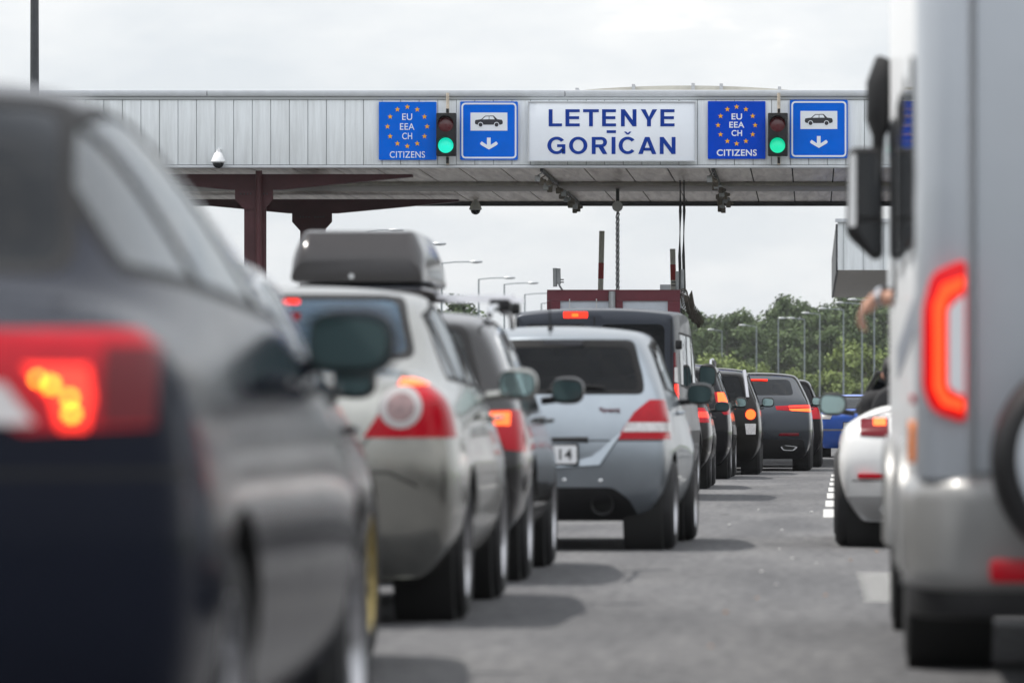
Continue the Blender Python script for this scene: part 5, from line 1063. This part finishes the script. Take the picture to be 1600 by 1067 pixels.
for s in (-1, 1):
    MB().box(s * .84 - .10, s * .84 + .10, -.152, -.10, .385, .455, .012).build('reflector', M['red'], mh)
    MB().box(s * 1.175 - .025, s * 1.175 + .025, .55, 1.0, .35, .36).build('skirt_end', M['black'], mh)
    sk = MB(); sk.prism([(s * 1.165, .44), (s * 1.165, .62), (s * 1.11, .62), (s * 1.11, .44)][::s], 'y', 3.2, 5.2, .015); sk.build('side_skirt', M['mhbump'], mh)
    n = 16
    for yc in (2.5, 5.75): MB().tube([(s * 1.155, yc + .43 * math.cos(q), .36 + .43 * math.sin(q)) for q in [math.pi * k / n for k in range(n + 1)]], .035, 8).build('wheel_arch', M['mhbump'], mh)
slab('underbody', M['under'], -1.05, 1.05, .35, 6.6, .42, .599, .05)
MB().tube([(-.9, 2.5, .36), (.9, 2.5, .36)], .06, 10).build('axle', M['under'], mh)
for s in (-1, 1):
    for yc in (2.5, 5.75):
        wheel(mh, s * 1.03, yc, .36, .255, s, M['alloy'], 8)
        MB().lathe([(0, .0001), (0, .42), (.30, .42)], (s * .85, yc, .38), 'x', 24, s).build('wheel_liner', M['under'], mh)
MB().lathe([(.10, .30), (.08, .335), (-.02, .345), (-.09, .335), (-.13, .30), (-.135, .275)], (-.60, -.235, .765), 'y', 48).build('spare_wheel_cover', M['black'], mh)
MB().lathe([(-.12, .274), (-.15, .262), (-.155, .2), (-.165, .0001)], (-.60, -.235, .765), 'y', 48).build('spare_wheel_disc', M['mhgrey'], mh)
MB().prism(rrect(-.55, .55, 1.75, 2.35, .08), 'y', -.032, .05, .01).build('rear_window', M['glass'], mh)
MB().prism(rrect(-.26, .26, .80, .92, .01), 'y', -.03, -.0185).build('number_plate', M['plate'], mh)
for s in (-1, 1):
    def onside(poly, nm, m, d0=1.1505, d1=1.166): return MB().prism(poly, 'x', *sorted((s * d0, s * d1))).build(nm, m, mh)
    onside(rrect(1.0, 2.3, 1.45, 2.10, .08), 'side_window', M['glass']); onside(rrect(2.9, 3.9, 1.45, 2.10, .08), 'side_window', M['glass'])
    onside(roundpoly([(4.9, 1.38), (6.1, 1.38), (6.0, 2.12), (4.9, 2.12)], .07), 'cab_window', M['glass'])
    onside(rrect(.95, 1.17, .745, .885, .03), 'side_marker', M['amber'], 1.145, 1.172); onside(rrect(.62, .72, .94, .97, .012), 'side_marker', M['red'], 1.145, 1.172)
    onside(rrect(3.05, 3.13, .52, .60, .012), 'side_marker', M['amber'], 1.16, 1.18)
    onside([(.3, 1.20), (4.4, 1.05), (4.4, 1.17), (.3, 1.32)], 'stripe', mat('grey_decal', (.20, .22, .26), .4), 1.1505, 1.154)
    mr_ = empty('door_mirror', (0, 0, 0), None, None); mr_.parent = mh
    MB().tube([(s * 1.09, 6.68, 2.30), (s * 1.13, 6.62, 2.42), (s * 1.165, 6.60, 2.44), (s * 1.185, 6.58, 2.36), (s * 1.195, 6.57, 2.20), (s * 1.20, 6.56, 2.13), (s * 1.205, 6.56, 2.02)], [.04, .05, .065, .072, .062, .03, .028], 12).build('arm', M['black'], mr_)
    MB().prism(roundpoly([(s * 1.345, 1.70), (s * 1.335, 2.08), (s * 1.18, 2.08), (s * 1.18, 1.60), (s * 1.22, 1.585)][::-s], .035), 'y', 6.48, 6.66, .025, 3).build('housing', M['black'], mr_)
    MB().prism(roundpoly([(s * 1.293, 1.775), (s * 1.293, 2.045), (s * 1.195, 2.045), (s * 1.195, 1.775)][::-s], .02), 'y', 6.47, 6.478).build('mirror_glass', M['glass'], mr_)
    MB().prism(roundpoly([(s * 1.293, 1.715), (s * 1.293, 1.75), (s * 1.195, 1.75), (s * 1.195, 1.62), (s * 1.22, 1.61)][::-s], .015), 'y', 6.47, 6.478).build('wide_angle_glass', M['glass'], mr_)
    MB().prism(roundpoly([(s * 1.335, 1.73), (s * 1.328, 2.05), (s * 1.30, 2.05), (s * 1.30, 1.73)][::-s], .012), 'y', 6.465, 6.478).build('housing_cover', M['white'], mr_)
    MB().prism([(s * 1.10, 1.2), (s * .9, 1.2), (s * .9, 2.2), (s * 1.10, 2.2)][::s], 'y', 6.74, 6.76).build('front_pillar', M['black'], mh)
MB().prism(rrect(-1.0, 1.0, 1.25, 2.25, .12), 'y', 6.70, 6.765).build('windscreen', M['glass'], mh)
# the motorhome driver's arm out of the cab window
pd = empty('person', (1.49, 16.0, 0), 'motorhome driver resting a bare forearm and hand out of the window', 'person')
hx, hy, hz = -.62, 5.35, 1.78
wr_ = Vector((-1.225, 5.62, 1.395))
caps = head((hx, hy, hz)) + [((hx, hy, hz - .06), (-.62, 5.30, 1.60), .055, .06), ((-.62, 5.30, 1.52), (-.62, 5.28, 1.12), .13, .145), ((-.80, 5.30, 1.53), (-.44, 5.30, 1.53), .08, .08), ((-.72, 5.30, 1.05), (-.72, 5.75, 1.05), .09, .065), ((-.52, 5.30, 1.05), (-.52, 5.75, 1.05), .09, .065),
        ((-.82, 5.30, 1.53), (-1.00, 5.42, 1.37), .055, .045), ((-1.00, 5.42, 1.40), wr_, .046, .031), ((-.42, 5.30, 1.53), (-.36, 5.5, 1.27), .055, .045), ((-.36, 5.5, 1.27), (-.45, 5.78, 1.35), .043, .03)] + hand(wr_, (-.55, .25, -.55), (-.6, -.1, .7), .75, 1.05) + hand((-.45, 5.78, 1.35), (-.1, .6, .2), (0, -.3, 1), .8)
skin_mesh(caps, .010, 'body', M['skin'], pd)
skin_mesh([((-.62, 5.30, 1.53), (-.62, 5.28, 1.10), .155, .17), ((-.80, 5.30, 1.535), (-.44, 5.30, 1.535), .10, .10), ((-.82, 5.30, 1.53), (-.92, 5.36, 1.44), .075, .07), ((-.42, 5.30, 1.53), (-.38, 5.42, 1.38), .075, .068)], .015, 'shirt', M['cloth'], pd)
skin_mesh([((hx, hy - .03, hz + .04), (hx, hy + .02, hz + .06), .088, .080)], .012, 'hair', M['hair'], pd, 4)
MB().lathe([(-.014, .036), (-.014, .041), (.014, .041), (.014, .036)], (0, 0, 0), 'z', 20).build('wristwatch', M['chrome'], pd).matrix_local = Matrix.Translation(wr_ + Vector((.03, -.03, .01))) @ Vector((-.225, .2, -.005)).to_track_quat('Z', 'Y').to_matrix().to_4x4()

# ------------------------------------------------------------------ air
hz_ = MB().box(-1010, 1010, -310, 1610, -1.02, 22).build('haze', bpy.data.materials.new('haze_air'), None, smooth=False); tag(hz_, kind='stuff', label='thin pale haze in the air over the road', cat='haze')
hm_ = hz_.data.materials[0]; hm_.use_nodes = True; t_ = hm_.node_tree; t_.nodes.clear(); o_ = N(t_, 'ShaderNodeOutputMaterial'); v_ = N(t_, 'ShaderNodeVolumePrincipled')
v_.inputs['Color'].default_value = (.93, .95, 1, 1); v_.inputs['Density'].default_value = .00010; v_.inputs['Anisotropy'].default_value = .2; t_.links.new(v_.outputs[0], o_.inputs['Volume'])
